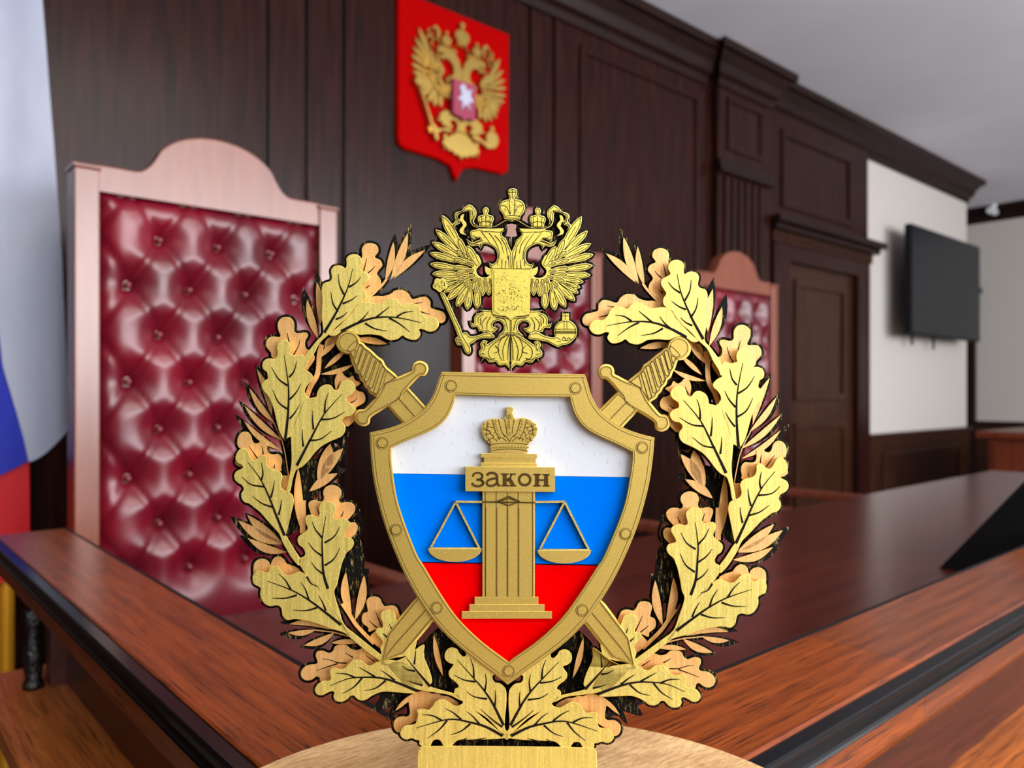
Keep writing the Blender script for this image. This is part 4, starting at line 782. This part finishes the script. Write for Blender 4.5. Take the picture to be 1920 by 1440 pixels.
# ------------------------------------------------------------------ judges' chairs
def make_chair(label):
    t = thing('judge_chair', label, 'chair', (0, 0, 0), 0, 'tall tufted judges chairs behind the bench')
    W = 0.318; T = Z                                        # half width; heights are built from the floor
    for s in (-1, 1):
        x0, x1 = (s * W, s * (W - 0.05)) if s < 0 else (W - 0.05, W)
        link('back_post', B((x0, x1, -0.025, 0.045, 0, T + 0.497), (x0 - 0.004, x1 + 0.004, -0.029, 0.049, T + 0.497, T + 0.506), bev=0.003), M['chair'], t)
    # arched crest rail
    n = 48; bm = bmesh.new(); lo, hi = [], []
    def crest(x):
        a = abs(x)
        if a < 0.135: return T + 0.520 + 0.104 * math.sqrt(max(0, 1 - (a / 0.155) ** 2)) ** 1.0 * 1.0 + 0.0
        q = T + 0.520 + 0.104 * math.sqrt(max(0, 1 - (0.135 / 0.155) ** 2))
        return T + 0.512 + (q - T - 0.512) * max(0, 1 - (a - 0.135) / 0.055) ** 2
    rows = []
    for i in range(n + 1):
        x = -0.268 + 0.536 * i / n; h = crest(x)
        rows.append([bm.verts.new((x, -0.018, T + 0.452)), bm.verts.new((x, -0.018, h - 0.004)), bm.verts.new((x, -0.014, h)), bm.verts.new((x, 0.030, h)), bm.verts.new((x, 0.030, T + 0.452))])
    for a, b in zip(rows, rows[1:]):
        for k in range(5): bm.faces.new([a[k], b[k], b[(k + 1) % 5], a[(k + 1) % 5]])
    bm.faces.new(rows[0]); bm.faces.new(rows[-1][::-1]); recalc(bm)
    link('crest_rail', bm, M['chair'], t)
    # deep buttoned leather back
    btn = []
    for r in range(10):
        z = T + 0.36 - 0.111 * r
        xs = (-0.137, 0.0, 0.137) if r % 2 == 0 else (-0.2055, -0.0685, 0.0685, 0.2055)
        if z > 0.60: btn += [(x, z) for x in xs]
    z0, z1, hw = 0.50, T + 0.452, 0.268; nx, nz = 72, 140
    segs = []
    allb = btn + [(x, T + 0.36 + 0.111) for x in (-.2055, -.0685, .0685, .2055)] + [(s * 0.274, T + 0.36 - 0.222 * k) for s in (-1, 1) for k in range(5)]
    for i, a in enumerate(allb):
        for b in allb[i + 1:]:
            if abs(abs(a[0] - b[0]) - 0.0685) < 0.003 and abs(abs(a[1] - b[1]) - 0.111) < 0.003: segs.append((a, b))
    bm = bmesh.new(); grid = []
    for j in range(nz + 1):
        row = []
        for i in range(nx + 1):
            x = -hw + 2 * hw * i / nx; z = z0 + (z1 - z0) * j / nz
            e = min(hw - abs(x), z1 - z, z - z0); y = -0.046 * (1 - math.exp(-e / 0.022))
            dm = min((x - b[0]) ** 2 + (z - b[1]) ** 2 for b in btn)
            y += 0.014 * math.exp(-dm / 0.013 ** 2) + 0.034 * math.exp(-dm / 0.044 ** 2)
            ds = 9
            for a, b in segs:
                vx, vz = b[0] - a[0], b[1] - a[1]; tt = max(0, min(1, ((x - a[0]) * vx + (z - a[1]) * vz) / (vx * vx + vz * vz)))
                ds = min(ds, (x - a[0] - vx * tt) ** 2 + (z - a[1] - vz * tt) ** 2)
            y += 0.008 * math.exp(-ds / 0.007 ** 2)
            row.append(bm.verts.new((x, y, z)))
        grid.append(row)
    for j in range(nz):
        for i in range(nx): bm.faces.new([grid[j][i], grid[j][i + 1], grid[j + 1][i + 1], grid[j + 1][i]]).smooth = True
    back = link('tufted_back', bm, M['leather'], t)
    bb_ = bmesh.new(); bmesh.ops.create_uvsphere(bb_, u_segments=12, v_segments=8, radius=0.0085)
    for f in bb_.faces: f.smooth = True
    b0 = link('button', bb_, M['leather'], back)
    for k, (x, z) in enumerate(btn):
        o = b0 if k == 0 else b0.copy()
        if k: COL.objects.link(o); o.parent = back
        o.location = (x, -0.010, z)
    link('back_board', B((-0.268, 0.268, 0.002, 0.03, 0.42, T + 0.452)), M['chair'], t)
    link('seat', B((-0.262, 0.262, -0.50, -0.03, 0.41, 0.50), bev=0.02), M['leather'], t)
    link('seat_frame', B((-0.27, 0.27, -0.50, -0.0, 0.34, 0.41)), M['chair'], t)
    for s in (-1, 1):
        x0, x1 = (-0.315, -0.262) if s < 0 else (0.262, 0.315)
        link('armrest', B((x0, x1, -0.47, -0.02, 0.655, 0.69), bev=0.008), M['chair'], t)
        link('front_leg', B((x0 + 0.004, x1 - 0.004, -0.48, -0.43, 0, 0.655), bev=0.004), M['chair'], t)
    return t
ch = make_chair('tall burgundy tufted leather chair with arched wooden frame, nearest, beside the hanging flag')
ch.location = (0.713, 1.925, 0)
c2 = copy_tree(ch); c2.location = (1.78, 1.925, 0); c2['label'] = 'burgundy tufted judge chair mostly hidden behind the eagle and shield of the emblem'
c3 = copy_tree(ch); c3.location = (2.992, 1.925, 0); c3['label'] = 'farthest burgundy tufted chair with arched crest, standing nearest the door'

# ------------------------------------------------------------------ coat of arms on the wall
arms = thing('coat_of_arms', 'red shield plaque with golden two-headed eagle hanging high on the dark panelling', 'wall plaque', (2.018, WV - 0.012, Z + 0.9))
def arms_outline(o=0.0):
    p = [(-0.297 + o, 0.74 - o), (0.302 - o, 0.74 - o), (0.297 - o, 0.13), (0.288 - o, 0.105 + o), (0.262, 0.095 + o), (0.10, 0.092 + o), (0.035, 0.075 + o), (0.0, 0.015 + o * 1.3), (-0.035, 0.075 + o), (-0.10, 0.092 + o), (-0.262, 0.100 + o), (-0.288 + o, 0.112 + o), (-0.297 + o, 0.14)]
    return p
bm = bmesh.new(); loops = []
for o, y in ((0, 0), (0, -0.016), (0.006, -0.022)): loops.append([bm.verts.new((a, y, b)) for a, b in arms_outline(o)])
for A, B_ in zip(loops, loops[1:]):
    for i in range(len(A)): bm.faces.new([A[i], A[(i+1) % len(A)], B_[(i+1) % len(A)], B_[i]])
for l in (loops[0], loops[-1]):
    for tri in tessellate_polygon([[Vector((v.co.x, v.co.z, 0)) for v in l]]): bm.faces.new([l[i] for i in tri])
link('shield_board', recalc(bm), M['arms_red'], arms)
def arms_map(px, py, y): return ((px - 958) * 0.00168 + 0.010, y - 0.022, 0.40 + (523 - py) * 0.00174)
SA = Sheet(arms_map); SA.k = 20
for nm, lst in EP:
    bm = bmesh.new()
    for p, l in lst: SA.plate(bm, p, -0.016 - l * 0.005, 0.016 + l * 0.005, 1.6)
    link(nm, recalc(bm), M['arms_gold'], arms)
bm = bmesh.new(); SA.plate(bm, BREAST, -0.042, 0.04, 1.0); br = link('breast_shield', recalc(bm), M['arms_maroon'], arms)
bm = bmesh.new(); SA.plate(bm, P("P 940,520 955,513 965,525 980,518 975,535 985,550 970,555 975,575 960,562 945,578 948,558 932,552 945,540"), -0.050, 0.012, 1.0); link('rider_relief', recalc(bm), M['arms_silver'], br)

# ------------------------------------------------------------------ flag on its pole
flag = thing('flag', 'white, blue and red flag draped from a yellow pole at the left edge', 'flag', (0.315, 2.2, 0))
bm = bmesh.new(); cyl(bm, (0, 0.02, 0.03), 0.017, CEIL - 0.35, 20); link('pole', bm, M['brass'], flag)
bm = bmesh.new(); lathe(bm, [(0.14, 0), (0.14, 0.02), (0.03, 0.05), (0.022, 0.06)], (0, 0.02, 0), 28); link('pole_base', bm, M['panel_dark'], flag)
def interp(tab, z):
    if z >= tab[0][0]: return tab[0][1]
    for (a, u), (b, w_) in zip(tab, tab[1:]):
        if z >= b: return u + (w_ - u) * (a - z) / (a - b)
    return tab[-1][1]
def drape(left, right, ztop, zbot_l, zbot_r, y0, amp, ph, nu=26, nv=60):
    bm = bmesh.new(); g = []
    for j in range(nv + 1):
        row = []
        for i in range(nu + 1):
            s = i / nu; zb = zbot_l + (zbot_r - zbot_l) * s ** 1.6; z = ztop + (zb - ztop) * j / nv
            u0, u1 = interp(left, z), interp(right, z); u = u0 + (u1 - u0) * s
            y = y0 + amp * (math.sin(u * 34 + ph + 0.9 * z) + 0.4 * math.sin(u * 71 - 2.2 * z + ph)) * (0.35 + 0.65 * j / nv)
            row.append(bm.verts.new((u, y, z)))
        g.append(row)
    for j in range(nv):
        for i in range(nu): bm.faces.new([g[j][i], g[j][i + 1], g[j + 1][i + 1], g[j + 1][i]]).smooth = True
    ret = bmesh.ops.solidify(bm, geom=bm.faces[:], thickness=0.002)
    return bm
H = lambda py: Z + (738 - py) * 1.957 / 1453
U_ = lambda px: {-160: -0.13, -60: -0.07}.get(px, (0.6587 + (px - 960) / 1453 * 0.7524) / (0.7524 - (px - 960) / 1453 * 0.6587) * 2.2 - 0.315)
white_r = [(H(-40), U_(66)), (H(100), U_(78)), (H(300), U_(94)), (H(500), U_(107)), (H(700), U_(116)), (H(790), U_(123)), (H(830), U_(120))]
white_l = [(H(-40), U_(-60)), (H(600), U_(-10)), (H(690), U_(0)), (H(760), U_(22)), (H(820), U_(40)), (H(862), U_(49))]
link('white_stripe', drape(white_l, white_r, H(-40), H(860), H(800), -0.045, 0.011, 0.3), M['fl_white'], flag)
blue_l = [(H(500), U_(-160)), (H(900), U_(-160))]
blue_r = [(H(500), U_(-30)), (H(600), U_(-10)), (H(690), U_(0)), (H(760), U_(22)), (H(820), U_(40)), (H(862), U_(49))]
link('blue_stripe', drape(blue_l, blue_r, H(500), H(905), H(858), -0.036, 0.008, 1.2), M['fl_blue'], flag)
link('red_stripe', drape([(3, U_(-160)), (0, U_(-160))], [(3, U_(49)), (H(1000), U_(52)), (0, U_(54))], H(820), H(1075), H(1070), -0.018, 0.010, 2.0), M['fl_red'], flag)

# ------------------------------------------------------------------ television, cabinet, camera, desk screen
tv = thing('television', 'black flat television on a bracket on the white wall', 'television', (7.08, WV - 0.013, Z + 0.9))
# tilted slightly off the wall
scr = link('screen_panel', B((-0.76, 0.76, -0.03, 0.02, -0.43, 0.43), bev=0.006), M['matt_black'], tv, (0, -0.16, 0))
link('screen', B((-0.745, 0.745, -0.034, -0.028, -0.415, 0.415)), M['screen'], scr)
link('bracket', B((-0.2, 0.2, -0.14, 0.012, -0.15, 0.15)), M['matt_black'], tv)
link('cable', B((-0.40, -0.385, -0.06, -0.045, -0.50, -0.40), (0.05, 0.065, -0.06, -0.045, -0.52, -0.40)), M['matt_black'], tv)
cab = thing('side_cabinet', 'red brown wooden cabinet with overhanging top standing at the far right', 'cabinet', (6.5, 1.2, 0))
link('cabinet_body', B((-0.2, 0.9, -0.75, 0.75, 0, 0.80)), M['cabinet'], cab); link('cabinet_top', B((-0.26, 0.95, -0.82, 0.82, 0.80, 0.848), bev=0.01), M['cabinet'], cab)
for k in (-1, 1): link('cabinet_door', B((-0.215, -0.2, -0.72 if k < 0 else 0.01, -0.01 if k < 0 else 0.72, 0.08, 0.76), bev=0.004), M['cabinet'], cab)
sc_ = thing('security_camera', 'small white camera fixed under the cornice at the far right corner', 'camera', (9.36, 2.85, CEIL - 0.045))
bm = bmesh.new(); cyl(bm, (0, 0, 0), 0.03, 0.04, 16); link('camera_mount', bm, M['camera_white'], sc_)
bm = bmesh.new(); cyl(bm, (-0.11, 0, -0.035), 0.035, 0.15, 18, axis='x'); link('camera_body', bm, M['camera_white'], sc_)
# black slanted panel leaning on the desk behind the right rail
ds = thing('desk_screen', 'black slanted panel leaning on the desk behind the right rail', 'screen', (1.715, 0.622, Z - 0.36))
bm = bmesh.new()
pr = [(0.0, 0.0), (-0.188, 0.238), (-0.195, 0.236), (-0.195, 0.0)]
A = [bm.verts.new((0, y, z)) for y, z in pr]; Bv = [bm.verts.new((0.42, y, z)) for y, z in pr]
for i in range(4): bm.faces.new([A[i], A[(i + 1) % 4], Bv[(i + 1) % 4], Bv[i]])
bm.faces.new(A[::-1]); bm.faces.new(Bv); link('slanted_panel', recalc(bm), M['matt_black'], ds)
link('screen_face', B((0.02, 0.40, -0.1965, -0.195, 0.02, 0.22)), M['screen'], ds)
